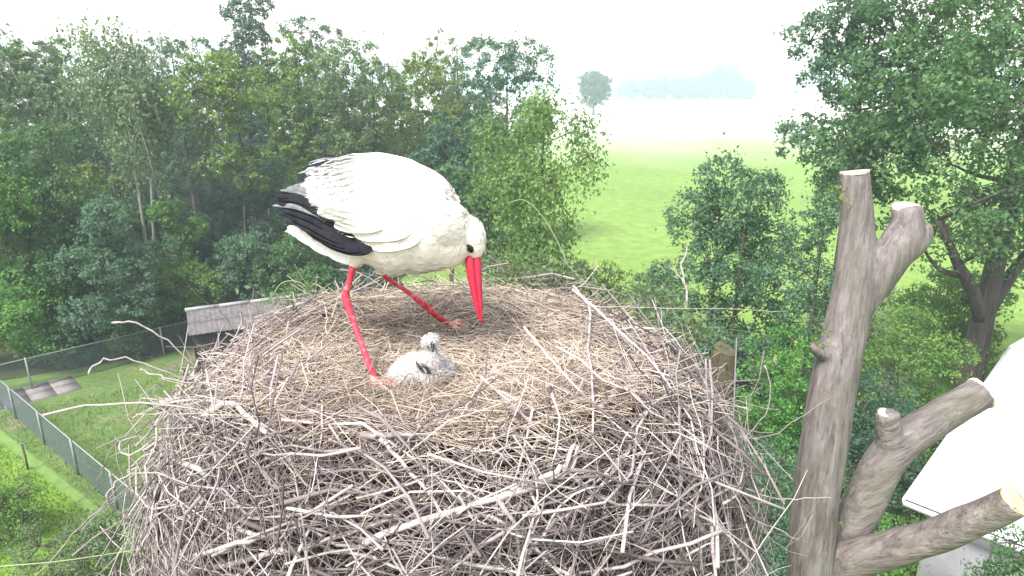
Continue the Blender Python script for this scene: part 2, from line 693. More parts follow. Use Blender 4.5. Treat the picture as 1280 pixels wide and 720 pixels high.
    for i_ in mains + rest_:
        c, l = cand[i_], lr[i_]
        sk = np.array([q for q, _ in skel])
        dist_ = np.linalg.norm(sk - c, axis=1) + np.maximum(0, sk[:, 2] - c[2] + .25 * np.hypot(c[0] - sk[:, 0], c[1] - sk[:, 1])) * 2.5
        k_ = int(np.argmin(dist_))
        a, ra_ = skel[k_]
        mid = a * .5 + c * .5 + np.array((0, 0, -.05 * np.linalg.norm(c - a)))
        b = spline(np.array([a, mid + r.normal(0, .08, 3) * np.linalg.norm(c - a), c]), 7)
        r0 = max(.014, ra_ * (.62 if i_ in mains else .5))
        BP.append(b)
        BR.append(np.linspace(r0, max(.01, r0 * .25), 7))
        for q_ in range(1, 7):
            skel.append((b[q_], np.interp(q_, [0, 6], [r0, r0 * .25])))
    for c0, L_ in zip(cc[::max(1, ncl // 90)], li[::max(1, ncl // 90)]):
        c = cand[L_]
        m_ = (c + c0) / 2 + r.normal(0, .1, 3) * lr[L_]
        BP.append(spline(np.array([c, m_, c0]), 7))
        BR.append(np.linspace(.016, .006, 7))
    for q in range(top_twigs):
        c = cand[np.argsort(cand[:, 2])[-1 - q % max(1, len(cand) // 2)]]
        e = c + np.array((r.normal(0, .25) * R, r.normal(0, .25) * R, r.uniform(.5, 1.2) * R * .8))
        BP.append(spline(np.array([c, (c + e) / 2 + r.normal(0, .1, 3), e]), 7))
        BR.append(np.linspace(.022, .006, 7))
    woods.append(tubes(np.array(BP), np.array(BR), 5))
    part('trunk', join(*[(V + base, F) for V, F in woods]), bark or BARK, t)
    part('crown', (LV + base, LF), LEAF[leaf], t, tint=np.repeat(tint, lc), smooth=False)
    return t


def ptree(name, label, cat, pxc, pyt, hw, pyb, Y, leaf, shape='broad', **kw):
    """tree whose crown covers px pxc+-hw and py pyt..pyb at distance Y"""
    top = U(pxc, pyt, Y)
    bot = U(pxc, pyb, Y) if shape != 'bush' else np.zeros(3)
    mz = (top[2] + max(bot[2], 0)) / 2
    x = (pxc - 640) * PXM(Y, mz)
    R = hw * PXM(Y, mz)
    return make_tree(name, label, cat, (x, Y, 0), max(top[2], .6), max(.15, bot[2]), R, leaf, shape,
                     seed=kw.pop('seed', int(pxc * 7 + Y * 13)), **kw)


WOOD = 'trees of the wood beyond the yard'
T = 'tree'
# tall trees of the wood, left to right
ptree('birch_tree', 'slim grey-green birch with a white trunk at the left end of the wood', T, 14, 34, 52, 190, 31, 'birch', 'tall', droop=.5, bark=BIRCHBARK, trunk_r=.11, group=WOOD)
ptree('broadleaf_tree', 'dark rounded tree rising behind the birch nearest the left end of the wood', T, 82, 44, 54, 250, 41, 'oak', 'tall', group=WOOD, top_twigs=3)
ptree('birch_tree', 'broad grey-green drooping birch on two pale stems, left part of the wood', T, 152, 18, 62, 185, 30, 'birch', 'tall', droop=.8, bark=BIRCHBARK, stems=2, trunk_r=.12, group=WOOD, k=5.5)
ptree('broadleaf_tree', 'bluish green tree with a flat open top, right behind the two-stemmed birch', T, 226, 22, 56, 220, 43, 'alder', 'tall', group=WOOD, k=2.4, top_twigs=2)
ptree('broadleaf_tree', 'yellow-green tree with a thin pale trunk in the middle of the wood', T, 285, 62, 62, 225, 31, 'lime', 'tall', group=WOOD, trunk_r=.1, k=4)
ptree('poplar_tree', 'tallest dark narrow tree with twin tips breaking the top of the picture', T, 318, -12, 46, 240, 44, 'dark', 'tall', group=WOOD, stems=2, top_twigs=2, k=5)
ptree('broadleaf_tree', 'light green tree with a smooth rounded top above the stork tail', T, 368, 26, 46, 240, 37, 'lime', 'broad', group=WOOD)
ptree('broadleaf_tree', 'thin tree with bare wispy twigs at the top behind the light green rounded tree', T, 392, 14, 46, 160, 50, 'alder', 'tall', group=WOOD, k=2.2, top_twigs=5)
ptree('broadleaf_tree', 'wide olive green tree directly above the back of the stork', T, 452, 46, 66, 240, 35, 'birch', 'broad', group=WOOD, k=4.0, top_twigs=4)
ptree('broadleaf_tree', 'sparse olive tree with gaps of sky in its crown, above the stork shoulder', T, 528, 54, 62, 230, 39, 'lime', 'broad', group=WOOD, k=3.0, top_twigs=6)
ptree('broadleaf_tree', 'wispy thin topped tree sticking up between the olive trees and the grey-green dome', T, 566, 34, 42, 150, 46, 'birch', 'tall', group=WOOD, k=1.8, top_twigs=4)
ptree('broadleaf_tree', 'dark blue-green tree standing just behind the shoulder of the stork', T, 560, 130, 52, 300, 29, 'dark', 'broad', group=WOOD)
ptree('broadleaf_tree', 'grey-green dome shaped tree at the right end of the wood, paler than the rest', T, 630, 42, 66, 230, 42, 'alder', 'broad', group=WOOD, k=4.2)
ptree('willow_tree', 'wide yellow-green tree with arching branches hanging over the meadow edge', T, 668, 100, 88, 320, 23, 'lime', 'broad', droop=.6, group=WOOD, k=3.4, lsize=.12, lobe_k=.3, clump=.22, offx=.12)
ptree('broadleaf_tree', 'dark green tree with a bushy foot below the arching yellow-green tree', T, 606, 190, 58, 350, 26, 'oak', 'broad', group=WOOD)
# second row, dark gaps
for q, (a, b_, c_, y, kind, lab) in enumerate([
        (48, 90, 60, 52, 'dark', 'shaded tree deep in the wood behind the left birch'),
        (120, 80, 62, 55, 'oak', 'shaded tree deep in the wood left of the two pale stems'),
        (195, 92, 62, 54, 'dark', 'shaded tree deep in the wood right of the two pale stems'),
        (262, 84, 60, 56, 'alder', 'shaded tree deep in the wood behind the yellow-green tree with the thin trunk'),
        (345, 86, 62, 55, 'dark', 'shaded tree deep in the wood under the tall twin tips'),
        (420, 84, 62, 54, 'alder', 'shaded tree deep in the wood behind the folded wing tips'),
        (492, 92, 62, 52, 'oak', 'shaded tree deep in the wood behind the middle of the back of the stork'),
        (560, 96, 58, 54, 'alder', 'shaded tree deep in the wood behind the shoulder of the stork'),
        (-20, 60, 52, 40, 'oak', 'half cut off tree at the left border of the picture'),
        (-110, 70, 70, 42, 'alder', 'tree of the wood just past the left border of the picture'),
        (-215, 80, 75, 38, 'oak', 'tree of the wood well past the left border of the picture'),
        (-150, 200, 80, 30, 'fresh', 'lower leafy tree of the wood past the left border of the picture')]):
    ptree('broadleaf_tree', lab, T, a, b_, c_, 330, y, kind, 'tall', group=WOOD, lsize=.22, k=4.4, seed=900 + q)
for q, (a, b_, c_) in enumerate([(-10, 140, 80), (110, 150, 80), (215, 145, 70), (300, 150, 70), (395, 150, 80), (500, 150, 70), (580, 150, 60)]):
    ptree('bush', ['shaded broad bush at the very back of the wood on the far left', 'shaded broad bush at the back of the wood behind the pale stems', 'shaded broad bush at the back of the wood right of the pale stems',
          'shaded broad bush at the back of the wood under the dark twin tips', 'shaded broad bush at the back of the wood behind the wing tips', 'shaded broad bush at the back of the wood behind the stork back',
          'shaded broad bush at the back of the wood behind the stork head'][q], 'bush', a, b_, c_, 300, 64, 'alder', 'bush', lsize=.26, k=4, stems=3, seed=950 + q, group='shaded bushes at the back of the wood')
# undergrowth and bushes in front of the wood
SH = 'bushes in front of the wood'
S_ = 'bush'
bushes = [
    ('round leafy mid green bush below the left birch', 62, 140, 72, 270, 24.5, 'oak', .12),
    ('sunny yellow-green bush at the left border above the fence', 22, 196, 70, 330, 23.5, 'fresh', .11),
    ('grey-green pointed bush left of the dark hollow in the wood', 140, 240, 62, 350, 24, 'alder', .12),
    ('bright green bush right behind the mesh fence at the left border', 30, 322, 82, 440, 22.9, 'fresh', .10),
    ('deep green bush behind the fence left of the shed roof', 150, 334, 76, 425, 24.9, 'oak', .10),
    ('light green bush touching the left gable of the shed', 226, 318, 56, 400, 26.6, 'fresh', .11),
    ('pale green bush in front of the slender grey trunk', 300, 290, 52, 385, 27.5, 'alder', .12),
    ('deep teal bush above the right end of the shed roof', 378, 280, 62, 385, 27.5, 'oak', .12),
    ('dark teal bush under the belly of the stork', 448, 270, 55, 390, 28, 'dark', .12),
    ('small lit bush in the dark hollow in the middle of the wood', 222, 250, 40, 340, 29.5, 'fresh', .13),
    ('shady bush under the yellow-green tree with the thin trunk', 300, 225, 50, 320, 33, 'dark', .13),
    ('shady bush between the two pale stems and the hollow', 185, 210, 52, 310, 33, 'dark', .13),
    ('mid green bush filling the edge of the wood above the fence posts', 95, 285, 60, 350, 25.5, 'fresh', .12),
    ('bluish bush just left of the shed ridge, in front of the hollow', 196, 296, 50, 350, 27, 'alder', .12),
    ('yellowish bush half hidden by the mid green one near the left border', 118, 206, 50, 330, 29, 'lime', .13),
    ('small dark bush right behind the corner of the mesh fence', 98, 376, 46, 440, 23.3, 'dark', .10),
    ('teal bush in the hollow right of the two pale stems', 232, 268, 46, 330, 34, 'alder', .14),
    ('teal bush deep in the hollow left of the two pale stems', 132, 232, 46, 330, 34, 'alder', .14),
    ('green bush deep behind the slender grey trunk', 268, 250, 50, 330, 36, 'oak', .14),
    ('olive bush behind the tail feathers of the stork', 350, 190, 50, 320, 33, 'alder', .13),
]
for q, (lab, a, b_, c_, d_, y, kind, ls) in enumerate(bushes):
    ptree('bush', lab, S_, a, b_, c_, d_ + 40, y, kind, 'bush', lsize=ls * .9, k=5.5, stems=3, trunk_r=.05, lobe_k=.36, clump=.2, group=SH, seed=300 + q)

# low bushes along the near end of the meadow, behind the nest
MB = 'low bushes along the near end of the meadow'
for q, (lab, a, b_, c_, d_, y, kind) in enumerate([
        ('low olive bush under the arching tree beside the meadow', 640, 296, 50, 420, 25, 'birch'),
        ('low grey-green bush at the near end of the meadow, left', 700, 312, 48, 420, 26, 'birch'),
        ('low pale bush at the near end of the meadow, middle', 762, 322, 46, 420, 24, 'lime'),
        ('low green bush left of the small dark tree', 822, 322, 42, 430, 22, 'birch')]):
    ptree('bush', lab, S_, a, b_, c_, d_, y, kind, 'bush', lsize=.09, k=4.5, stems=3, trunk_r=.04, group=MB, seed=500 + q)

# right side
ptree('oak_tree', 'big spreading oak with a forked dark trunk behind the white roof', T, 1288, -120, 225, 330, 18.5, 'oak', 'broad',
      lsize=.12, k=5.5, trunk_r=.38, cap=80000, nl=80, lobe_k=.27, seed=12, droop=.15, clump=.22, sway_k=.01, fork=((3.4, -2.6, -1.2, 6.6, .62), (3.6, 2.4, .5, 7.5, .6)))
ptree('broadleaf_tree', 'loose crowned tree between the meadow and the big oak, its dark stem showing', T, 1080, -30, 108, 265, 21.5, 'alder', 'broad',
      lsize=.12, k=4.4, trunk_r=.2, cap=40000, nl=40, lobe_k=.29, seed=33, clump=.2, sway_k=.012)
ptree('broadleaf_tree', 'small dark dense tree beside the meadow behind the mossy stub', T, 902, 190, 104, 470, 14, 'alder', 'bush',
      lsize=.085, k=8, trunk_r=.11, stems=2, clump=.17, nl=60, cap=46000, lobe_k=.3, seed=5)
ptree('broadleaf_tree', 'grey-green small tree just left of the upright pruned stem', T, 1010, 235, 62, 450, 15.5, 'alder', 'bush',
      lsize=.08, k=3.4, trunk_r=.09, cap=24000, lobe_k=.32, seed=8)
RB = 'bushes below the right-hand trees'
for q, (lab, a, b_, c_, d_, y, kind, ls) in enumerate([
        ('bright green bush in the gap between the pruned stem and the oak trunk', 1140, 375, 74, 540, 14.8, 'fresh', .075),
        ('yellow-green bush left of the pruned trunk under the small dark tree', 965, 400, 62, 560, 11.5, 'fresh', .065),
        ('bush beside the white roof, shade put into its dark leaves', 1095, 470, 60, 640, 11.8, 'dark', .065),  # dark leaf colour stands in for the shaded void under the bushes
        ('leafy bush right under the nest at its right-hand edge', 940, 545, 70, 760, 7.6, 'alder', .05),
        ('small bush showing low between the pruned trunk and its lower limbs', 1065, 610, 60, 760, 8.2, 'fresh', .05),
        ('bush in front of the grey wall of the white-roofed house', 1235, 655, 46, 800, 7.6, 'oak', .05),
        ('grey-green bush behind the two cut stems on the meadow side', 1060, 330, 60, 470, 17, 'birch', .08),
        ('fresh green bush at the foot of the oak', 1195, 330, 70, 480, 22, 'fresh', .1)]):
    ptree('bush', lab, S_, a, b_, c_, d_, y, kind, 'bush', lsize=ls, k=4.6, stems=3, trunk_r=.045, cap=26000, group=RB, seed=700 + q)
# hedge bushes low at the left
HB = 'bushes low in the left corner'
for q, (lab, a, b_, c_, d_, y) in enumerate([
        ('fluffy grey-green bush at the left border outside the near fence', 10, 600, 50, 720, 13.0),
        ('fluffy grey-green bush in the bottom left corner beside the nest', 100, 640, 66, 800, 11.2)]):
    ptree('bush', lab, S_, a, b_, c_, d_, y, ('fresh', 'birch')[q], 'bush', lsize=.055, k=5, stems=4, trunk_r=.03, cap=32000, group=HB, seed=800 + q)

# far things
ptree('lone_tree', 'lone round tree standing far out in the pale field', T, 743, 88, 21, 131, 232, 'alder', 'round', lsize=.5, k=16, trunk_r=.45, lobe_k=.42, nl=40, clump=.45, seed=4)
r = np.random.default_rng(77)
wl, wt, wb = [], [], []
for i in range(46):
    px = r.uniform(776, 936)
    Y = r.uniform(450, 500)
    prof = np.interp(px, [776, 800, 830, 855, 880, 900, 920, 937], [22, 28, 30, 30, 36, 46, 38, 22])
    x = (px - 640) * PXM(Y, 5)
    Hh = prof * PXM(Y, 5) * r.uniform(.8, 1.05)
    n = 900
    d = nrm(r.normal(size=(n, 3)))
    P = np.array((x, Y, Hh * .5)) + d * (r.uniform(.3, 1, n) ** .5)[:, None] * (r.uniform(4, 6.5), 5, Hh * .5) + r.normal(0, .5, (n, 3))
    P[:, 2] = np.maximum(P[:, 2], .3)
    V, F = leaves(P, nrm(r.normal(size=(n, 3))), nrm(d + (0, 0, .4)), r.uniform(.8, 1.6, n), r.uniform(.7, 1.2, n))
    wl.append((V, F))
    wt.append(np.repeat(np.clip(.4 + r.normal(0, .2) + r.normal(0, .2, n), 0, 1), 4))
V, F = join(*wl)
dw = link('distant_wood', mesh('distant_wood', V, F, np.concatenate(wt), False), LEAF['alder'], None, 'stuff')
dw['label'] = 'pale blue far-off wood on the horizon behind the field'
dw['category'] = 'wood'

# ------------------------------------------------------------------ fences, yard
M_POST = plain('fence_post_metal', (.20, .215, .21), .5, .4, 8, .25)
M_MESH = plain('green_mesh_wire', (.075, .11, .10), .5, .4)
M_RAIL = plain('galvanised_rail', (.25, .275, .27), .45, .5)
M_CONC = plain('concrete', (.19, .18, .172), .9, .15, 5, .2, .4, .01)


def fence(label, A, B, h, nposts, wire_r, pitch, group, tmin=0.):
    A, B = np.array((*A, 0.)), np.array((*B, 0.))
    t = thing('wire_fence', label, 'fence', A, group)
    d = B - A
    Ln = np.linalg.norm(d)
    u = d / Ln
    for i in range(nposts):
        p = A + u * Ln * i / (nposts - 1)
        V, F = tube([p + (0, 0, -.2), p + (0, 0, h * .5), p + (0, 0, h + .05)], .03, 8)
        part('post', (V, F), M_POST, t)
    n_ = np.array((-u[1], u[0], 0)) * .035
    V, F = tube([A + n_ + (0, 0, h), (A + B) / 2 + n_ + (0, 0, h - .015), B + n_ + (0, 0, h)], .014, 6)
    part('top_rail', (V, F), M_RAIL, t)
    s = np.arange(-h, Ln, pitch)
    P0, P1 = [], []
    for q in s:
        for sg in (0, 1):
            a0, a1 = q, q + h
            z0, z1 = (0, h) if sg == 0 else (h, 0)
            c0, c1 = max(a0, 0), min(a1, Ln)
            if c1 - c0 < .05:
                continue
            f0, f1 = (c0 - a0) / h, (c1 - a0) / h
            P0.append(A + n_ * 1.2 + u * c0 + (0, 0, z0 + (z1 - z0) * f0))
            P1.append(A + n_ * 1.2 + u * c1 + (0, 0, z0 + (z1 - z0) * f1))
    P = np.stack([np.array(P0), np.array(P1)], 1)
    V, F = tubes(P, np.full(P.shape[:2], wire_r), 3)
    part('mesh_panel', (V, F[0]), M_MESH, t, kind='stuff')
    return t


fb0 = UZ(0, 488, 0)
fb1 = UZ(97, 473, 0)
fb2 = UZ(190, 449, 0)
dirb = nrm(fb2 - fb1)
fence('dark green mesh fence on grey posts along the back of the yard', tuple((fb1 - dirb * 14.1)[:2]), tuple((fb2 + dirb * 4.7)[:2]), 1.15, 6, .0045, .06,
      'mesh fences round the yard')
fn0 = UZ(6, 512, 0)
fn1 = UZ(132, 626, 0)
dirn = nrm(fn1 - fn0)
fence('grey-green mesh fence running from the left border down towards the nest', tuple((fn0 - dirn * 1.4)[:2]), tuple((fn1 + dirn * 3.2)[:2]), 1.05, 6, .0036, .06,
      'mesh fences round the yard')
p = UZ(68, 470 + 130, 0)
stake = UZ(35, 588, 0)
ts = thing('garden_stake', 'thin brown stake standing in the bright grass outside the near fence', 'stake', tuple(stake))
part('pole', tube([stake + (0, 0, -.1), stake + (.02, 0, .4), stake + (.0, 0, .8)], .025, 7), BARK, ts)
# concrete slabs in the corner of the yard
sc_ = UZ(34, 494, .02)
e1 = nrm(np.array((dirb[0], dirb[1], 0)))
e2 = np.array((e1[1], -e1[0], 0))
ps = link('paving', mesh('paving', *box((*sc_[:2], .01), (1.45, .75, .02), [e1, e2, (0, 0, 1)])), plain('mortar', (.2, .18, .16), .95), None, 'structure')
r = np.random.default_rng(5)
for i in range(4):
    for j in range(2):
        c = np.array((*sc_[:2], .035)) + e1 * (i - 1.5) * .72 + e2 * (j - .5) * .72
        link('paving_slab', mesh('paving_slab', *box(c + (0, 0, r.uniform(0, .012)), (.35, .35, .012), [e1, e2, (0, 0, 1)]), smooth=False), M_CONC, ps)
# grass blades of the yard and the strip
r = np.random.default_rng(21)


def inpoly(P, poly):
    x, y = P[:, 0], P[:, 1]
    ins = np.zeros(len(P), bool)
    j = len(poly) - 1
    for i in range(len(poly)):
        xi, yi = poly[i]
        xj, yj = poly[j]
        c = ((yi > y) != (yj > y)) & (x < (xj - xi) * (y - yi) / (yj - yi + 1e-12) + xi)
        ins ^= c
        j = i
    return ins


def blades(P, h0, h1, wdt, r):
    n = len(P)
    a = r.uniform(0, 6.28, n)
    h = r.uniform(h0, h1, n)
    lean = r.normal(0, .35, (n, 2)) * h[:, None]
    sx = np.stack([np.cos(a), np.sin(a), np.zeros(n)], 1) * wdt / 2
    tip = P + np.concatenate([lean, h[:, None]], 1)
    mid = P + np.concatenate([lean * .35, h[:, None] * .6], 1)
    V = np.stack([P - sx, P + sx, mid + sx * .7, mid - sx * .7, tip], 1).reshape(-1, 3)
    i = np.arange(n)[:, None] * 5
    return V, [i + np.array([[0, 1, 2, 3]]), i + np.array([[3, 2, 4]])]


G_GRASS = tinted('grass_blades', [(0, (.075, .13, .03)), (.6, (.14, .24, .045)), (1, (.22, .28, .10))], .7, .2)
wb_ = Wob(9, .9)
Pn = np.stack([r.uniform(-19, -3, 90000), r.uniform(8, 26, 90000), np.full(90000, .02)], 1)
inY = inpoly(Pn, yard)
stp = [(-24, 23), (-18.6, 20.0), (-8.7, 12.7), (-4, 9), (-7, 7.5), (-14, 12)]
inS = inpoly(Pn, stp)
dirtn = wb_(Pn)
Pk = Pn[(inY & (dirtn < .1) & (r.uniform(size=len(Pn)) < .5)) | inS]
V, F = blades(Pk, .04, .13, .02, r)
gr = link('grass', mesh('grass', V, F, np.repeat(np.clip(r.normal(.55, .25, len(Pk)), 0, 1), 5), False), G_GRASS, None, 'stuff')
gr['label'] = 'short green grass growing in the yard and outside its fence'
gr['category'] = 'grass'

# ------------------------------------------------------------------ shed
M_SHED = plain('weathered_sheet', (.115, .106, .104), .8, .2, 6, .3, .5, .01)
M_CAP = plain('ridge_metal', (.24, .24, .235), .5, .4, 12, .15)
M_SHEDW = plain('dark_boards', (.032, .027, .024), .85, .2, 7, .4, .5, .01, (8, 8, .5))
rz = 2.12
ra = U(233, 388, 23.0)
rz = ra[2]
u2 = nrm(np.array((.905, .425, 0)))
v2 = np.array((u2[1], -u2[0], 0))
LEN, HALF, DROP = 4.3, 1.25, .5
sh = thing('shed', 'low wooden shed with a weathered grey-brown sheet roof at the back of the yard', 'shed', (ra[0] + u2[0] * LEN / 2, ra[1] + u2[1] * LEN / 2, 0))


def corr_sheet(o, du, dv, wlen, slen, drop, amp=.008, per=.16, thick=.012):
    nx = max(6, int(wlen / per * 6))
    xs = np.linspace(0, wlen, nx)
    ys = np.linspace(0, slen, 4)
    top = np.array([[o + du * x + dv * y + np.array((0, 0, -drop * y / slen + amp * math.sin(2 * math.pi * x / per))) for x in xs] for y in ys])
    V = np.concatenate([top.reshape(-1, 3), (top - (0, 0, thick)).reshape(-1, 3)])
    m_, n_ = len(ys), len(xs)
    F = []
    for L0 in (0, m_ * n_):
        for i in range(m_ - 1):
            for j in range(n_ - 1):
                q = [L0 + i * n_ + j, L0 + i * n_ + j + 1, L0 + (i + 1) * n_ + j + 1, L0 + (i + 1) * n_ + j]
                F.append(q if L0 == 0 else q[::-1])
    N = m_ * n_
    for j in range(n_ - 1):
        F.append([j + 1, j, N + j, N + j + 1])
        F.append([(m_ - 1) * n_ + j, (m_ - 1) * n_ + j + 1, N + (m_ - 1) * n_ + j + 1, N + (m_ - 1) * n_ + j])
    return V, np.array(F)


r = np.random.default_rng(8)
for sgn, dv in ((1, v2), (-1, -v2)):
    for i in range(8):
        for j in range(2):
            o = ra + u2 * (i * LEN / 8) + dv * (j * HALF * .5) + np.array((0, 0, -DROP * .5 * j - .01 + .012 * (1 - j) + (i % 2) * .008))
            part('roof_sheet', corr_sheet(o, u2, dv, LEN / 8 + .03, HALF * .54, DROP * .54), M_SHED, sh)
for q in range(4):
    a = ra + u2 * (LEN * q / 4 - .05 * (q == 0))
    b = ra + u2 * (LEN * (q + 1) / 4 + .04)
    part('ridge_cap', tube([a + (0, 0, .02), (a + b) / 2 + (0, 0, .025), b + (0, 0, .02 + .006 * q)], .075, 8), M_CAP, sh)
ctr = ra + u2 * LEN / 2
for sgn in (1, -1):
    wc = ctr + v2 * sgn * (HALF - .2)
    part('wall', box((wc[0], wc[1], (rz - DROP + .05) / 2), (LEN / 2 - .1, .04, (rz - DROP + .05) / 2), [u2, v2, (0, 0, 1)]), M_SHEDW, sh, smooth=False)
for sgn in (0, 1):
    e = ra + u2 * (.12 + sgn * (LEN - .24))
    a, b = HALF - .16, rz - DROP + .05
    P = np.array([e + v2 * a, e - v2 * a, e - v2 * a, e, e + v2 * a])
    P[:, 2] = [0, 0, b, rz - .1, b]
    P2 = P + u2 * .05
    part('gable', (np.vstack([P, P2]), [np.arange(5)[None], (9 - np.arange(5))[None], np.array([(i, (i + 1) % 5, 5 + (i + 1) % 5, 5 + i) for i in range(5)])]), M_SHEDW, sh, smooth=False)

# ------------------------------------------------------------------ white roofed house
M_WROOF = plain('white_roof_sheet', (.60, .605, .61), .5, .4, 3, .04)
M_WWALL = plain('grey_render', (.27, .27, .285), .85, .2, 3, .12, .3, .01)
M_TRIM = plain('grey_trim', (.50, .51, .52), .6, .3)
ec = U(1132, 624, 10.4)
apex = U(1264, 434, 15.2)
hv = nrm((apex - ec) * (1, 1, 0))
hu = np.array((hv[1], -hv[0], 0))
run = (apex - ec) @ hv
rise = apex[2] - ec[2]
HL = 12.0
ho = thing('white_roofed_house', 'low grey-walled house with a bright white roof in the bottom right corner', 'house', (ec[0] + hu[0] * 5, ec[1] + hu[1] * 5, 0))
NP = 20
for i in range(NP):
    wdt = HL / NP
    for sgn in (0, 1):
        a = ec + hu * (i * wdt) if sgn == 0 else ec + hv * (2 * run) + hu * (i * wdt)
        dv = hv if sgn == 0 else -hv
        b = a + dv * run + np.array((0, 0, rise))
        n_ = np.cross(hu, nrm(b - a))
        n_ = n_ if n_[2] > 0 else -n_
        P = []
        for (x, h) in ((0.004, 0), (0.004, .045), (.035, .045), (.05, .008), (wdt - .004, .008), (wdt - .004, 0)):
            P.append((x, h))
        A0 = [a + hu * x + n_ * h for x, h in P]
        B0 = [b + hu * x + n_ * h for x, h in P]
        m_ = len(P)
        part('roof_panel', (np.array(A0 + B0), [np.array([(k, (k + 1) % m_, m_ + (k + 1) % m_, m_ + k) for k in range(m_)]), np.arange(m_)[::-1][None], (m_ + np.arange(m_))[None]]), M_WROOF, ho, smooth=False)
part('ridge_cap', tube([ec + hv * run + (0, 0, rise + .02), ec + hv * run + hu * HL / 2 + (0, 0, rise + .02), ec + hv * run + hu * HL + (0, 0, rise + .02)], .07, 8), M_WROOF, ho)
for sgn in (0, 1):
    a = ec + hv * (2 * run * sgn) + hu * (-.03)
    b = ec + hv * run + np.array((0, 0, rise)) + hu * (-.03)
    d_ = nrm(b - a)
    part('bargeboard', box((a + b) / 2 + (0, 0, -.07), (np.linalg.norm(b - a) / 2, .02, .075), [d_, hu, np.cross(d_, hu)]), M_TRIM, ho, smooth=False)
g0 = ec - hv * .06 + np.array((0, 0, -.05))
part('gutter', tube([g0, g0 + hu * HL / 2, g0 + hu * HL], .055, 10), M_TRIM, ho)
wz = ec[2] - .06
for sgn, name in ((0, 'wall'), (1, 'wall')):
    c = ec + hv * (.35 + sgn * (2 * run - .7)) + hu * HL / 2
    part(name, box((c[0], c[1], wz / 2), (HL / 2 - .35, .1, wz / 2), [hu, hv, (0, 0, 1)]), M_WWALL, ho, smooth=False)
for sgn in (0, 1):
    c = ec + hu * (.35 + sgn * (HL - .7))
    P = np.array([c + hv * .46, c + hv * (2 * run - .46), c + hv * (2 * run - .46), c + hv * run, c + hv * .46])
    P[:, 2] = [0, 0, wz, wz + rise - .1, wz]
    P2 = P + hu * .2
    part('gable', (np.vstack([P, P2]), [np.arange(5)[None], (9 - np.arange(5))[None], np.array([(i, (i + 1) % 5, 5 + (i + 1) % 5, 5 + i) for i in range(5)])]), M_WWALL, ho, smooth=False)

# ------------------------------------------------------------------ nest
NX, NY, RX, RY, NZ = -.21, 2.05, .965, .86, 9.15
PR = np.array([(0, -.02), (.3, -.02), (.5, -.005), (.66, .0), (.77, -.05), (.87, -.14), (.96, -.30), (1.02, -.52), (1.03, -.8), (.92, -1.05), (.78, -1.25), (.6, -1.35)])
nwob = Wob(4, 4.2, 3)


def rho(x, y):
    return np.hypot((x - NX) / RX, (y - NY) / RY)


def nest_z(x, y):
    x, y = np.asarray(x, float), np.asarray(y, float)
    q = rho(x, y)
    z = NZ + np.interp(q, PR[:8, 0], PR[:8, 1]) - np.maximum(0, q - 1) * 4
    back = np.clip((y - 2.3) / .4, 0, 1) * np.clip(1 - (q - .9) / .15, 0, 1)
    z = z + .055 * back
    z = z + .06 * np.exp(-(((x + .80) / .22) ** 2 + ((y - 2.45) / .2) ** 2))
    return z + (.016 + .022 * np.clip((q - .5) / .3, 0, 1)) * nwob(np.stack([x, y, 0 * x], -1))


def on_nest(px, py, lift=0.):
    for Y in np.linspace(.8, 3.2, 1200):
        q = U(px, py, Y)
        if q[2] <= nest_z(q[0], q[1]) + lift:
            return q
    return U(px, py, 2.5)


nest = thing('stork_nest', 'wide stork nest heaped up of grey twigs with a straw lined hollow', 'nest', (NX, NY, NZ - 1.35))
# core
S = 72
pr = np.array([(q, z - .055) for q, z in PR])
pr[:, 0] *= .955
V = []
for q, z in pr[1:]:
    for i in range(S):
        a = 2 * math.pi * i / S
        V.append((NX + RX * q * math.cos(a), NY + RY * q * math.sin(a), NZ + z))
V = np.array(V)
V[:, 2] += .055 * np.clip((V[:, 1] - 2.3) / .4, 0, 1) * (V[:, 2] > NZ - .4)
V += nrm(V - (NX, NY, NZ - .6)) * (.02 * nwob(V * 1.5))[:, None]
k_ = np.arange(len(pr) - 2)[:, None] * S
j_ = np.arange(S)[None]
F4 = np.stack(np.broadcast_arrays(k_ + j_, k_ + S + j_, k_ + S + (j_ + 1) % S, k_ + (j_ + 1) % S), -1).reshape(-1, 4)
V = np.vstack([V, (NX, NY, NZ + pr[0][1])])
F3 = np.array([(len(V) - 1, i, (i + 1) % S) for i in range(S)])
part('nest_core', (V, [F4, F3]), NESTCORE, nest)


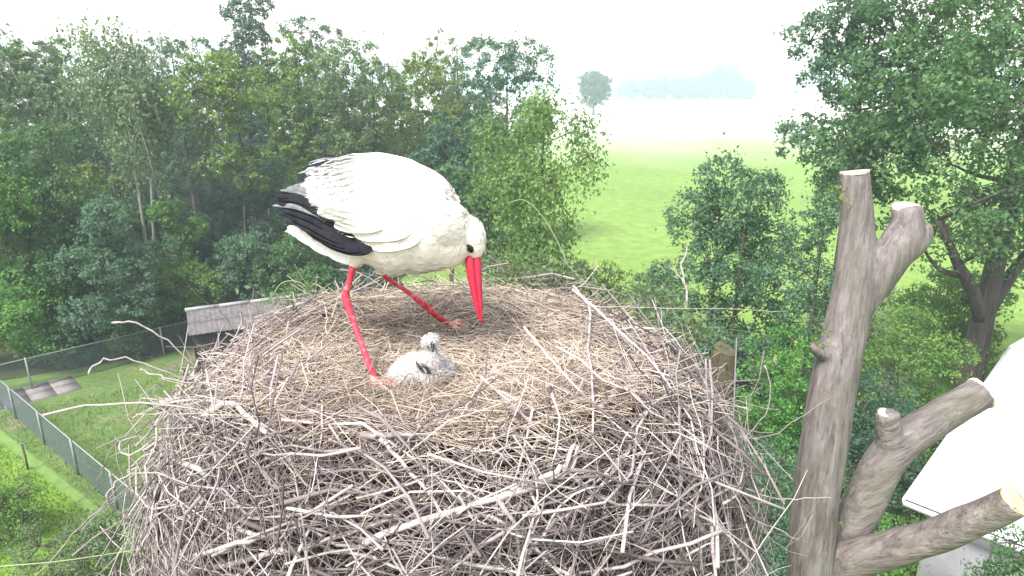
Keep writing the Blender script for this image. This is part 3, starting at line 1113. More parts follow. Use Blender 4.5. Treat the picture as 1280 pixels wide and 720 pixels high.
def nest_surface(n, r, qmin, qmax, frontbias=.0):
    """points, normals and circumferential directions on the heap between profile lengths"""
    seg = np.r_[0, np.cumsum(np.hypot(np.diff(PR[:, 0]) * .9, np.diff(PR[:, 1])))]
    s = r.uniform(qmin, qmax, n) * seg[8]
    q = np.interp(s, seg, PR[:, 0])
    a = r.uniform(0, 2 * math.pi, n)
    if frontbias:
        fl = r.uniform(size=n) < frontbias
        a[fl] = r.normal(-math.pi / 2, .95, fl.sum())
    x = NX + RX * q * np.cos(a)
    y = NY + RY * q * np.sin(a)
    z = NZ + np.interp(s, seg, PR[:, 1])
    flat = z > NZ - .3
    z = np.where(flat, np.where(q < .995, nest_z(x, y), z), z)
    dz = np.interp(s + .02, seg, PR[:, 1]) - np.interp(s - .02, seg, PR[:, 1])
    dq = np.interp(s + .02, seg, PR[:, 0]) - np.interp(s - .02, seg, PR[:, 0])
    radial = np.stack([np.cos(a), np.sin(a), 0 * a], -1)
    slope = nrm(radial * dq[:, None] * .9 + np.stack([0 * a, 0 * a, dz], -1))
    circ = np.stack([-np.sin(a), np.cos(a), 0 * a], -1)
    nn = np.cross(circ, slope)
    nn = np.where((nn[:, 2:3] < -.2) | ((nn * (radial + (0, 0, .8))).sum(-1, keepdims=True) < 0), -nn, nn)
    return np.stack([x, y, z], -1), nrm(nn), circ, slope


def make_twigs(n, r, qmin, qmax, L0, L1, R0, R1, K=9, bend=.16, lift=.035, spread=.9, fb=.4, loose=.0, out=.12):
    P, N_, Cc, Sl = nest_surface(n, r, qmin, qmax, fb)
    ang = r.normal(0, spread, n)
    D = nrm(Cc * np.cos(ang)[:, None] * r.choice([-1, 1], n)[:, None] + Sl * np.sin(ang)[:, None] + N_ * r.normal(0, out, n)[:, None])
    L = np.exp(r.uniform(np.log(L0), np.log(L1), n))
    Rr = np.exp(r.uniform(np.log(R0), np.log(R1), n)) * np.clip((L / L1) ** .3, .5, 1)
    t = np.linspace(-.5, .5, K)
    side = np.cross(D, N_)
    b1 = r.normal(0, bend, n) * L
    b2 = r.normal(.25, .18, n) * L * .35        # follows the heap
    wob = r.normal(0, .010, (n, K, 3)) * L[:, None, None]
    sc_k = np.sin(t * 2 * math.pi * 1.0)[None, :, None] * (r.normal(0, .05, n) * L)[:, None, None]
    pts = P[:, None] + D[:, None] * (t * 1)[None, :, None] * L[:, None, None] \
        + side[:, None] * ((t ** 2)[None, :, None] * b1[:, None, None]) \
        - N_[:, None] * ((4 * t ** 2)[None, :, None] * b2[:, None, None] * .5) \
        + N_[:, None] * (r.uniform(-.075, lift, n))[:, None, None] + wob + side[:, None] * sc_k
    taper = np.linspace(1, .45, K)
    RR = Rr[:, None] * taper[None] * r.uniform(.88, 1.12, (n, K))
    return pts, RR, L, Rr


r = np.random.default_rng(101)
S1 = make_twigs(4700, r, .36, 1.0, .18, .8, .0012, .0042, bend=.5, out=.16, spread=.75)
S2 = make_twigs(1500, r, .42, 1.0, .3, .95, .0021, .0052, bend=.42, lift=.055, spread=.7)
S3 = make_twigs(330, r, .45, .98, .25, .85, .0042, .0088, bend=.3, lift=.06)
S4 = make_twigs(900, r, .5, .95, .25, .8, .0013, .0034, bend=.6, lift=.08, out=.38, spread=1.3)       # wiry ones poking out
S5 = make_twigs(750, r, .12, .62, .12, .6, .0012, .0036, bend=.5, lift=.03, out=.14, spread=1.2, fb=.3)      # strewn over the lining
S6 = make_twigs(420, r, .66, .97, .3, .8, .0013, .0036, bend=.5, lift=.10, out=.45, spread=1.0, fb=0.)       # sticking out all round
pts = np.concatenate([q[0] for q in (S1, S2, S3, S4, S5, S6)])
RR = np.concatenate([q[1] for q in (S1, S2, S3, S4, S5, S6)])
LL = np.concatenate([q[2] for q in (S1, S2, S3, S4, S5, S6)])
RB_ = np.concatenate([q[3] for q in (S1, S2, S3, S4, S5, S6)])
keep = rho(pts[..., 0], pts[..., 1]).max(1) < 1.22
gap = Wob(88, 6.5, 2)(pts[:, 4])              # the heap is loose in places, dense in others
keep &= r.uniform(size=len(pts)) < np.clip(.72 + .75 * gap, .12, 1)
for px_, py_, rr_ in ((524, 470, .15), (540, 430, .09), (505, 478, .09), (552, 472, .09), (470, 478, .06), (558, 405, .06)):
    c_ = on_nest(px_, py_, .05) + (0, -.02, .03)
    v_ = nrm(c_ - (0, 0, CAMZ))
    dr_ = pts - (0, 0, CAMZ)
    al_ = (dr_ * v_).sum(-1)
    keep &= ~((np.linalg.norm(dr_ - al_[..., None] * v_, axis=-1) < rr_ * .8) & (np.abs(al_ - np.linalg.norm(c_ - (0, 0, CAMZ))) < .4)).any(1)
pts, RR, LL, RB_ = pts[keep], RR[keep], LL[keep], RB_[keep]
# side shoots: forks off a third of the twigs
sel = r.choice(len(pts), 3000, replace=False)
k0 = r.integers(2, 7, len(sel))
a = pts[sel, k0]
dirv = nrm(pts[sel, k0 + 1] - pts[sel, k0] + r.normal(0, .5, (len(sel), 3)) * np.linalg.norm(pts[sel, k0 + 1] - pts[sel, k0], axis=-1, keepdims=True))
tt = np.linspace(0, 1, 7)
ln = LL[sel] * r.uniform(.2, .45, len(sel))
fp = a[:, None] + dirv[:, None] * tt[None, :, None] * ln[:, None, None] + r.normal(0, .02, (len(sel), 7, 3)) * ln[:, None, None] * tt[None, :, None]
fr = (RB_[sel] * .6)[:, None] * np.linspace(1, .35, 7)[None]
tint_all = np.clip(r.normal(.55, .25, len(pts)) + .18 * Wob(89, 4, 2)(pts[:, 4]), .03, 1)
# which ones show largest: near the camera, long, thick and up on the visible skin
mid = pts[:, 4]
vis = (mid[:, 2] > NZ - .62) & (mid[:, 1] < 2.6)
score = LL * RB_ / np.linalg.norm(mid - (0, 0, CAMZ), axis=-1) ** 2 * vis
HEROES = 32
order = np.argsort(-score)
big = order[:300 - HEROES - 8]
rest = np.setdiff1d(np.arange(len(pts)), big)
V1, F1 = tubes(pts[rest], RR[rest], 3)
V2, F2 = tubes(fp, fr, 3)
VV, FF = join((V1, F1[0]), (V2, F2[0]))
tt_ = np.concatenate([np.repeat(tint_all[rest], 27), np.repeat(tint_all[sel], 21)])
part('twig_mass', (VV, FF), TWIG, nest, tint=tt_, kind='stuff')
for i in big:
    V, F = tubes(pts[i:i + 1], RR[i:i + 1], 6)
    part('twig', (V, F), TWIG, nest, tint=np.full(len(V), min(1, tint_all[i] + .1)))

# twigs picked out one by one from the photograph: pixels, radius, tint, distance (None: lies on the heap)
H_ = [
    ([(140, 403), (165, 403), (195, 416), (225, 441), (252, 464)], .0042, .95, 1.9),
    ([(108, 470), (125, 453), (150, 448), (190, 458), (240, 477)], .0040, .85, 1.8),
    ([(175, 463), (205, 472), (250, 482)], .0042, .95, 1.8),
    ([(55, 517), (110, 508), (190, 505), (260, 516), (328, 538)], .0045, .9, 1.62),
    ([(168, 516), (176, 498), (192, 482), (206, 480)], .0028, .7, 1.75),
    ([(186, 556), (160, 568), (151, 562), (156, 549), (180, 546), (205, 556), (235, 580)], .0040, .85, 1.6),
    ([(132, 618), (142, 606), (165, 592), (184, 594)], .0036, .85, 1.52),
    ([(132, 618), (140, 632), (168, 652), (196, 676)], .0036, .85, 1.5),
    ([(45, 720), (85, 676), (130, 628), (172, 590)], .0024, .75, 1.5),
    ([(125, 600), (140, 560), (160, 545), (190, 548)], .0024, .5, 1.6),
    ([(165, 711), (255, 690), (345, 668)], .0080, .80, None),
    ([(210, 722), (330, 695), (430, 668), (500, 645)], .0085, .7, None),
    ([(255, 520), (290, 505), (330, 540), (345, 545)], .0090, .85, None),
    ([(185, 560), (230, 580), (262, 600), (250, 640)], .0090, .75, None),
    ([(455, 678), (540, 645), (640, 618), (712, 590), (722, 560)], .0082, .85, None),
    ([(620, 625), (680, 598), (706, 580), (718, 556)], .0095, .8, None),
    ([(475, 550), (510, 585), (550, 635), (565, 648)], .0055, .75, None),
    ([(452, 545), (520, 543)], .0085, .55, None),
    ([(716, 358), (737, 385), (736, 430), (740, 480), (742, 545)], .0050, .8, None),
    ([(700, 585), (760, 625), (850, 630), (930, 622)], .0048, .6, None),
    ([(800, 520), (870, 480), (912, 452)], .0050, .65, None),
    ([(660, 690), (700, 650), (760, 600), (790, 555)], .0050, .75, None),
    ([(560, 372), (600, 352), (680, 348), (760, 362), (840, 392)], .0040, .8, 2.62),
    ([(857, 388), (858, 362), (852, 338), (858, 309)], .0058, .95, 2.35),
    ([(856, 352), (845, 342), (838, 333)], .0035, .9, 2.35),
    ([(745, 384), (860, 385), (985, 389)], .0022, .85, 2.2),
    ([(956, 455), (963, 490), (945, 535), (900, 562)], .0032, .85, 1.9),
    ([(880, 540), (960, 545), (1030, 500), (1040, 497)], .0022, .6, 1.8),
    ([(895, 600), (970, 622), (1042, 622)], .0026, .95, 1.7),
    ([(880, 590), (930, 640), (1000, 675)], .0036, .8, 1.65),
    ([(955, 610), (945, 650), (915, 715)], .0028, .75, 1.6),
    ([(860, 640), (885, 670), (905, 695)], .0095, .85, None),
]
for pl, rr, tn, Y in H_:
    if Y is None:
        P = np.array([on_nest(x, y, .045) for x, y in pl])
    else:
        P = np.array([U(x, y, Y + .02 * i) for i, (x, y) in enumerate(pl)])
    P = spline(P, 14)
    P += np.random.default_rng(int(pl[0][0])).normal(0, .0025, P.shape)
    if Y is not None:
        rr, tn = rr * .72, tn * .78
    V, F = tube(P, rr * np.linspace(1.05, .55, 14), 7)
    part('twig', (V, F), TWIG, nest, tint=np.full(len(V), tn))
# straw lining
r = np.random.default_rng(202)


def strands(n, r, q0, q1, L0, L1, R0, R1, K=5, up=.12, lift=.03, bend=.5):
    a = r.uniform(0, 2 * math.pi, n)
    q = np.sqrt(r.uniform(q0 ** 2, q1 ** 2, n))
    x, y = NX + RX * q * np.cos(a), NY + RY * q * np.sin(a)
    z = nest_z(x, y)
    an = r.uniform(0, 2 * math.pi, n)
    L = r.uniform(L0, L1, n)
    t = np.linspace(-.5, .5, K)
    D = np.stack([np.cos(an), np.sin(an), r.normal(0, up, n)], -1)
    Sd = np.stack([-np.sin(an), np.cos(an), r.normal(0, .3, n)], -1)
    P = np.stack([x, y, z + r.uniform(-.012, lift, n)], -1)
    pts = P[:, None] + D[:, None] * t[None, :, None] * L[:, None, None] + Sd[:, None] * (t ** 2)[None, :, None] * (L * r.normal(0, bend, n))[:, None, None]
    pts += r.normal(0, .02, pts.shape) * L[:, None, None]
    zz = nest_z(pts[..., 0], pts[..., 1])
    pts[..., 2] = np.maximum(pts[..., 2], zz - .01)
    return pts, np.exp(r.uniform(np.log(R0), np.log(R1), n))[:, None] * np.linspace(1, .6, K)[None]


A1 = strands(9500, r, 0, .68, .06, .22, .0009, .0021)
A2 = strands(1900, r, .3, .84, .10, .3, .0010, .0024, up=.3, lift=.04)
P_ = np.concatenate([A1[0], A2[0]])
R_ = np.concatenate([A1[1], A2[1]])
V, F = tubes(P_, R_, 3)
tn = np.clip(r.normal(.52, .2, len(P_)) + .28 * Wob(71, 9, 2)(P_[:, 2]), 0, 1)
part('straw_lining', (V, F[0]), STRAW, nest, tint=np.repeat(tn, 15), kind='stuff')
# clods and dung-grey felt in the hollow
Vs = []
for i in range(150):
    a, q = r.uniform(0, 6.28), math.sqrt(r.uniform(0, .5))
    x, y = NX + RX * q * math.cos(a), NY + RY * q * math.sin(a)
    d = nrm(r.normal(size=(60, 3)))
    s = r.uniform(.012, .04)
    C = np.array((x, y, float(nest_z(x, y)) - .004))
    an = np.linspace(0, math.pi, 7)[1:-1]
    ringc = np.stack([C + (0, 0, s * .5 * math.cos(t)) for t in an])
    k = [s * math.sin(t) * r.uniform(.8, 1.2) for t in an]
    Vs.append(loft(ringc, np.array([(q_, 0, 0) for q_ in k]), np.array([(0, q_ * r.uniform(.7, 1.3), 0) for q_ in k]), 8))
M_CLOD = plain('dry_felt', (.27, .22, .175), .95, .1, 40, .4, 1, .006)
part('clods', join(*Vs), M_CLOD, nest, kind='stuff')
# green stems and weeds growing on the heap
for pl, rr, Y in [([(712, 338), (697, 302), (676, 268), (655, 250), (634, 254)], .0026, 2.6),
                  ([(340, 372), (352, 354), (372, 352), (392, 366)], .0022, 2.5),
                  ([(0, 708), (70, 702), (140, 692), (190, 684)], .0016, 1.5),
                  ([(395, 366), (380, 350), (368, 330)], .0016, 2.5)]:
    P = spline(np.array([U(x, y, Y) for x, y in pl]), 14)
    V, F = tube(P, rr * np.linspace(1, .5, 14), 6)
    part('green_stem', (V, F), GREENSTEM, nest, tint=np.full(len(V), .35))
for (px, py, Y, n, s) in [(640, 338, 2.66, 260, .10), (372, 372, 2.45, 160, .075), (820, 372, 2.5, 260, .11), (866, 405, 2.25, 160, .09), (700, 345, 2.66, 120, .07)]:
    c = U(px, py, Y)
    P = c + r.normal(size=(n, 3)) * s * np.array((1, .6, .45))
    sz = r.uniform(.012, .03, n)
    V, F = leaves(P, nrm(r.normal(size=(n, 3)) + (0, 0, .3)), nrm(r.normal(size=(n, 3)) + (0, 0, 1)), sz, sz * .5)
    SP_ = np.stack([np.stack([c + (0, 0, -.06) + r.normal(0, .02, 3), (c + q) / 2, q]) for q in P[::6]])
    V2, F2 = tubes(SP_, np.full(SP_.shape[:2], .0015), 3)
    VV, FF = join((V, F), (V2, F2[0]))
    part('weed_tuft', (VV, FF), LEAF['birch'], nest, tint=np.clip(r.normal(.8, .2, len(VV)), 0, 1), smooth=False, kind='stuff')

# ------------------------------------------------------------------ pruned tree carrying the nest
M_CUT = None
m, t, b, o = mat('cut_wood')
tc = t.nodes.new('ShaderNodeTexCoord')
gn = noise(t, 40, 4, .7)
c = ramp(t, [(.3, (.38, .27, .17)), (.7, (.55, .42, .29))], gn)
t.links.new(c, b.inputs['Base Color'])
b.inputs['Roughness'].default_value = .8
bump(t, b, gn, .4, .004)
M_CUT = m
m, t, b, o = mat('weathered_cut_wood')
gn = noise(t, 40, 4, .7)
t.links.new(ramp(t, [(.3, (.38, .30, .23)), (.7, (.68, .60, .51))], gn), b.inputs['Base Color'])
M_CUTG = m
bw = Wob(31, 9, 3)
bw2 = Wob(32, 40, 2)


def stick_pts(rows):
    """rows of (px,py,width_px,Y) -> centres and radii"""
    C = np.array([U(x, y, Y) for x, y, wd, Y in rows])
    R = np.array([wd * .46 * PXM(Y, c[2]) for (x, y, wd, Y), c in zip(rows, C)])
    q = spline(np.c_[C, R], max(10, len(rows) * 5))
    return q[:, :3], q[:, 3]


def wood(rows_list, voxel=.011):
    vf = []
    for rows in rows_list:
        P, R = stick_pts(rows)
        vf.append(tube(P, R, 20))
    me = remesh(join(*vf), voxel, 2, .4)
    V = coords(me)
    V0 = np.array(V)
    nn = np.empty(len(V) * 3, np.float32)
    me.vertices.foreach_get('normal', nn)
    nn = nn.reshape(-1, 3)
    st = V * (1, 1, .35)
    V = V + nn * (.006 * bw(st) + .003 * bw2(st))[:, None]
    me.vertices.foreach_set('co', V.astype(np.float32).ravel())
    me.update()
    return me


def disc(parent, c, n, r0, m_, squash=1.0, name='cut_face', th=.006):
    n = nrm(np.asarray(n, float))
    a = nrm(np.cross(n, (0.2, 1, .3)))
    b_ = np.cross(n, a)
    S = 22
    rr = np.random.default_rng(int(abs(c[0]) * 999))
    an = np.arange(S) * 2 * math.pi / S
    wv = 1 + .05 * np.sin(an * 2 + rr.uniform(0, 6)) + .03 * np.sin(an * 5 + rr.uniform(0, 6))
    rg = [(.93, -.008), (.985, th * .3), (.96, th), (.5, th * 1.1)]
    V = []
    for q, h in rg:
        V.append(c + n * h + (a * np.cos(an)[:, None] + b_ * squash * np.sin(an)[:, None]) * (r0 * q * wv)[:, None])
    V = np.vstack(V)
    F = np.array([(k * S + i, k * S + (i + 1) % S, (k + 1) * S + (i + 1) % S, (k + 1) * S + i) for k in range(3) for i in range(S)])
    return part(name, (V, [F, (3 * S + np.arange(S))[None]]), m_, parent, smooth=False)


tb = U(1015, 720, 2.32)
pt = thing('pollarded_tree', 'pruned bare tree with sawn-off grey stems standing up beside the nest', 'tree', (.35, 2.4, 0))
main = [(1012, 760, 58, 2.30), (1013, 700, 59, 2.30), (1019, 620, 60, 2.31), (1032, 540, 61, 2.33), (1043, 470, 59, 2.35), (1058, 410, 57, 2.37), (1069, 350, 54, 2.39), (1071, 290, 47, 2.41), (1069, 240, 41, 2.42), (1068, 214, 39, 2.43)]
fork = [(1062, 400, 40, 2.37), (1085, 365, 44, 2.38), (1108, 330, 47, 2.38), (1126, 300, 46, 2.39), (1134, 278, 38, 2.40), (1133, 260, 35, 2.41)]
elbow = [(1105, 332, 30, 2.385), (1132, 312, 34, 2.39), (1148, 298, 30, 2.40), (1153, 288, 22, 2.40), (1150, 280, 12, 2.405)]
knob = [(1050, 440, 40, 2.35), (1026, 437, 26, 2.33), (1016, 432, 16, 2.32), (1012, 430, 8, 2.32)]
hidden = [(1012, 755, 64, 2.30)]
me = wood([main, fork, elbow, knob])
trunk = link('stem', me, PALEBARK, pt)
P, R = stick_pts(main)
disc(trunk, P[-1] - (0, 0, .004), nrm(P[-1] - P[-4]) * (1, 1, 1) + (0, -.02, 0), R[-1] * .98, M_CUTG)
P, R = stick_pts(fork)
disc(trunk, P[-1], (-.12, -.25, 1), R[-1] * 1.0, M_CUTG)
la = [(1036, 760, 44, 2.36), (1054, 690, 46, 2.37), (1082, 625, 50, 2.39), (1110, 572, 51, 2.42), (1146, 540, 47, 2.45), (1190, 512, 45, 2.49), (1226, 491, 45, 2.52)]
las = [(1114, 570, 40, 2.42), (1112, 545, 34, 2.42), (1110, 526, 30, 2.42), (1110, 516, 28, 2.42)]
me = wood([la, las])
limb = link('limb', me, LIMBBARK, pt)
P, R = stick_pts(la)
disc(limb, P[-1] - nrm(P[-1] - P[-3]) * .002, P[-1] - P[-3], R[-1] * .98, M_CUTG)
P, R = stick_pts(las)
disc(limb, P[-1] - (0, 0, .004), (.05, -.1, 1), R[-1] * .9, M_CUTG)
lb = [(1035, 730, 46, 2.30), (1058, 702, 50, 2.28), (1100, 690, 50, 2.25), (1160, 672, 47, 2.20), (1215, 651, 46, 2.14), (1268, 626, 44, 2.08)]
me = wood([lb])
limb2 = link('limb', me, LOWBARK, pt)
P, R = stick_pts(lb)
disc(limb2, P[-1] + nrm(P[-1] - P[-3]) * .001, nrm(P[-1] - P[-3]) + (0, -.25, .1), R[-1] * .99, M_CUT)
# mossy stub behind the right rim
sb = [(890, 540, 40, 2.46), (897, 490, 37, 2.47), (903, 455, 34, 2.48), (906, 436, 32, 2.48)]
me = wood([sb])
M_MOSSBARK = barkmat('mossy_bark', (.05, .048, .03), (.15, .14, .085), 20, .8)
limb3 = link('limb', me, M_MOSSBARK, pt)
limb3['label'] = 'short mossy cut stub behind the right rim of the nest'
P, R = stick_pts(sb)
disc(limb3, P[-1] - (0, 0, .004), (0.25, -.25, 1), R[-1] * .98, M_MOSSBARK)
# trunk under the nest, from the ground
b0 = U(1012, 755, 2.30)
b1 = U(1030, 760, 2.36)
tz = NZ - 1.2
vf = [tube(spline(np.array([(.35, 2.4, -.3), (.3, 2.38, 2.5), (.15, 2.3, 5.5), (.0, 2.15, tz - .3), (-.1, 2.08, tz + .1)]), 16), np.linspace(.36, .24, 16), 20),
      tube(spline(np.array([(.1, 2.25, 6.0), (.45, 2.28, 6.9), tuple(b0 * (.92, 1, 1) - (0, 0, .6)), tuple(b0), tuple(b0 + (0, 0, .1))]), 16), np.linspace(.17, .095, 16), 16),
      tube(spline(np.array([(.9, 2.30, 7.6), tuple(b1 - (.03, 0, .25)), tuple(b1), tuple(b1 + (.02, 0, .08))]), 10), np.linspace(.11, .076, 10), 14),
      tube(spline(np.array([(.06, 2.2, 6.6), (.4, 2.45, 7.6), tuple(U(884, 540, 2.46)), tuple(U(886, 530, 2.46))]), 12), np.linspace(.12, .06, 12), 14),
      tube(spline(np.array([(.06, 2.2, 6.4), (-.5, 2.2, 7.3), (-.75, 2.1, 8.2)]), 10), np.linspace(.13, .06, 10), 14)]
me = remesh(join(*vf), .03, 2, .4)
link('trunk', me, PALEBARK, pt)
# sprouts with leaves on the stems
for (px, py, Y, n, s) in [(1053, 250, 2.38, 26, .022), (1046, 232, 2.40, 14, .016), (1022, 428, 2.30, 22, .02), (1030, 410, 2.32, 14, .015), (1088, 350, 2.36, 16, .015), (1046, 655, 2.30, 16, .02)]:
    c = U(px, py, Y)
    P = c + r.normal(size=(n, 3)) * s
    sz = r.uniform(.010, .022, n)
    part('sprout', leaves(P, nrm(r.normal(size=(n, 3))), nrm(r.normal(size=(n, 3)) + (0, -.5, 1)), sz, sz * .6), LEAF['lime'], pt,
         tint=np.clip(r.normal(.5, .2, n * 4), 0, 1), smooth=False, kind='stuff')

# ------------------------------------------------------------------ stork
SY = 2.10


def Sp(px, py, dy=0.):
    return U(px, py, SY + dy)


M_WHITE = plain('white_plumage', (.79, .775, .75), .85, .1, 30, .07, .5, .004, (1, 1, 2.5))
M_BLACK = plain('black_plumage', (.020, .020, .027), .85, .12, 40, .4)
M_GREYF = plain('grey_plumage', (.16, .17, .18), .7, .2, 40, .5, 0, .01)
M_RED = plain('red_skin', (.46, .030, .055), .5, .4, 60, .25, .3, .002)
t = M_RED.node_tree
b = next(n for n in t.nodes if n.type == 'BSDF_PRINCIPLED')
c0 = b.inputs['Base Color'].links[0].from_socket
t.links.new(mixc(t, ramp(t, [(.5, (0, 0, 0)), (.72, (.55, .55, .55))], noise(t, 34, 4, .7)), c0, (.66, .40, .36)), b.inputs['Base Color'])
M_BILL = plain('red_bill', (.36, .010, .035), .4, .45, 30, .18)
M_PINK = plain('pale_toes', (.70, .30, .26), .6, .3)
M_EYE = plain('eye_black', (.006, .006, .006), .15, .5)
bodyrows = [  # px, py, vertical half px, lateral half m, dy
    (366, 287, 3, .010, .0), (390, 285, 14, .045, .0), (420, 282, 34, .085, .0), (455, 277, 56, .115, .0), (490, 274, 72, .130, .0),
    (520, 279, 69, .124, .0), (545, 290, 57, .105, -.005), (561, 296, 42, .078, -.01), (572, 295, 31, .058, -.015), (580, 292, 25, .047, -.02),
    (587, 296, 21, .040, -.022), (592, 306, 16, .033, -.022), (594, 316, 10.5, .024, -.022), (595, 322, 6, .014, -.022)]
rows = spline(np.array(bodyrows, float), 44)
C = np.array([Sp(q[0], q[1], q[4]) for q in rows])
pxm = PXM(SY, 9.55)
Tn = nrm(np.gradient(C, axis=0))
yax = np.array((0, 1, 0.))
Nn = nrm(np.cross(Tn, yax))
A_ = Nn * (np.maximum(rows[:, 2], 2) * pxm)[:, None]
B_ = np.tile(yax, (len(C), 1)) * np.maximum(rows[:, 3], .006)[:, None]
raw = [loft(C, A_, B_, 28)]
q = spline(np.array([(520, 262, 10, .03, -.05), (538, 272, 27, .055, -.06), (557, 283, 31, .062, -.05), (574, 290, 25, .05, -.035), (584, 294, 14, .03, -.03)]), 16)
C2 = np.array([Sp(a[0], a[1], a[4]) for a in q])
N2_ = nrm(np.cross(nrm(np.gradient(C2, axis=0)), yax))
raw.append(loft(C2, N2_ * (q[:, 2] * pxm)[:, None], np.tile(yax, (len(C2), 1)) * q[:, 3][:, None], 24))


def legpts(rows, n):
    C = np.array([Sp(a, b, d) for a, b, d, q in rows])
    q = spline(np.c_[C, [q[3] for q in rows]], n)
    return q[:, :3], q[:, 3]


fn = on_nest(470, 481, .012)
ff = on_nest(560, 408, .010)
legA = [(458, 300, -.05, .05), (446, 322, -.055, .030), (440, 338, -.06, .0125), (436, 356, -.065, .0105), (432, 371, -.07, .0135), (443, 405, -.10, .0105)]
P1, R1 = legpts(legA, 30)
P1b = spline(np.array([P1[-1], (P1[-1] * .5 + fn * .5), fn + (0, 0, .012), fn]), 14)
P1 = np.vstack([P1, P1b[1:]])
R1 = np.r_[R1, np.linspace(.0105, .0095, 13)]
legB = [(474, 318, .03, .035), (481, 343, .04, .013), (490, 352, .05, .0085), (510, 365, .075, .0085), (527, 378, .10, .0125)]
P2, R2 = legpts(legB, 26)
P2b = spline(np.array([P2[-1], P2[-1] * .5 + ff * .5, ff + (0, 0, .010), ff]), 12)
P2 = np.vstack([P2, P2b[1:]])
R2 = np.r_[R2, np.linspace(.012, .0095, 11)]
raw.append(tube(P1, R1, 12))
raw.append(tube(P2, R2, 12))
toes = []
for f, hd in ((fn, -.35), (ff, -.1)):
    for da, L in ((-.55, .075), (0, .085), (.55, .072), (math.pi, .03)):
        a = hd + da
        e = f + np.array((math.cos(a) * L, math.sin(a) * L, 0))
        e[2] = max(nest_z(e[0], e[1]) + .012, f[2] - .02)
        mm = (f + e) / 2 + (0, 0, .012)
        tp = spline(np.array([f + (0, 0, .004), mm, e]), 9)
        raw.append(tube(tp, np.linspace(.0085, .0055, 9), 8))
        toes.append(tp)
me = remesh(join(*raw), .0036, 4, .5)
V = coords(me)
# feather relief on the trunk of the body
stork = thing('stork', 'white stork with black flight feathers bending down with its red bill in the nest', 'stork', tuple((fn + ff) / 2))


def dist_poly(V, P):
    d = np.full(len(V), 9.)
    for q in P:
        d = np.minimum(d, np.linalg.norm(V - q, axis=-1))
    return d


start1 = np.argmax(R1 < .0165)
start2 = np.argmax(R2 < .0125)
dense1 = spline(P1[start1:], 160)
dense2 = spline(P2[start2:], 140)
dl = np.minimum(dist_poly(V, dense1), dist_poly(V, dense2))
dt = np.minimum.reduce([dist_poly(V, spline(q, 24)) for q in toes])
fw = Wob(55, 60, 2)
nn = np.empty(len(V) * 3, np.float32)
me.vertices.foreach_get('normal', nn)
nn = nn.reshape(-1, 3)
isbody = (dl > .03) & (dt > .03)
V = V + nn * (np.where(isbody, .0022 * fw(V * (1, 1, 1.6)), 0))[:, None]
me.vertices.foreach_set('co', V.astype(np.float32).ravel())
me.update()
pol = np.array([p.center[:] for p in me.polygons])
dl = np.minimum(dist_poly(pol, dense1), dist_poly(pol, dense2))
dt = np.minimum.reduce([dist_poly(pol, spline(q, 24)) for q in toes])
mi = np.where(dt < .0135, 2, np.where(dl < .0165, 1, 0)).astype(np.int32)
M_CREAMSHADE = plain('cream_shade_plumage', (.72, .645, .57), .85, .1, 30, .07, .5, .004, (1, 1, 2.5))  # belly's warm shade and bounce, besides real dirt, put into the body colour
body = link('body', me, [M_CREAMSHADE, M_RED, M_PINK], stork)
me.polygons.foreach_set('material_index', mi)


M_VANE = tinted('plumage_vanes', [(0, (.66, .59, .52)), (.5, (.73, .67, .61)), (1, (.79, .76, .72))], .85, .1)
r = np.random.default_rng(404)
bi = np.flatnonzero(isbody & (V[:, 2] > nest_z(V[:, 0], V[:, 1]) + .1))
bi = r.choice(bi, 6500)
near_c = np.argmin(np.linalg.norm(V[bi][:, None] - C[None], axis=-1), axis=1)
fd = nrm(-Tn[near_c] + np.array((0, 0, -.18)) + r.normal(0, .13, (len(bi), 3)) + nn[bi] * .06)
hd_ = np.clip((near_c - 30) / 8, 0, 1)
fd = nrm(fd - nn[bi] * ((fd * nn[bi]).sum(-1, keepdims=True) - .03))
fl = (.034 - .020 * hd_) * r.uniform(.7, 1.2, len(bi))
vk = near_c < 40
part('plumage', leaves((V[bi] + fd * fl[:, None] * .35 + nn[bi] * .0012)[vk], fd[vk], nrm(nn[bi] + r.normal(0, .03, (len(bi), 3)))[vk], fl[vk], (fl * .45)[vk], .04), M_VANE, stork,
     tint=np.repeat(np.clip(r.normal(.6, .22, len(bi)), 0, 1)[vk], 4), smooth=False, kind='stuff')


def blade(pl, wpx, nrm_v, th=.004, n=12, dys=None, round_=.8):
    """a feather: flattened tapering body along pixel polyline"""
    P = np.array([Sp(x, y, d) for x, y, d in pl])
    P = spline(P, n)
    T_ = nrm(np.gradient(P, axis=0))
    N_ = np.asarray(nrm_v, float)
    Sd = nrm(np.cross(T_, N_))
    N2 = np.cross(Sd, T_)
    t = np.linspace(0, 1, n)
    wv = (wpx / 2 * pxm) * np.minimum(1, .35 + t * 3) * np.sqrt(np.maximum(.012, 1 - t ** (4 * round_)))
    return loft(P, Sd * wv[:, None], N2 * (th * (.25 + .75 * wv / wv.max()))[:, None] * .5, 10)


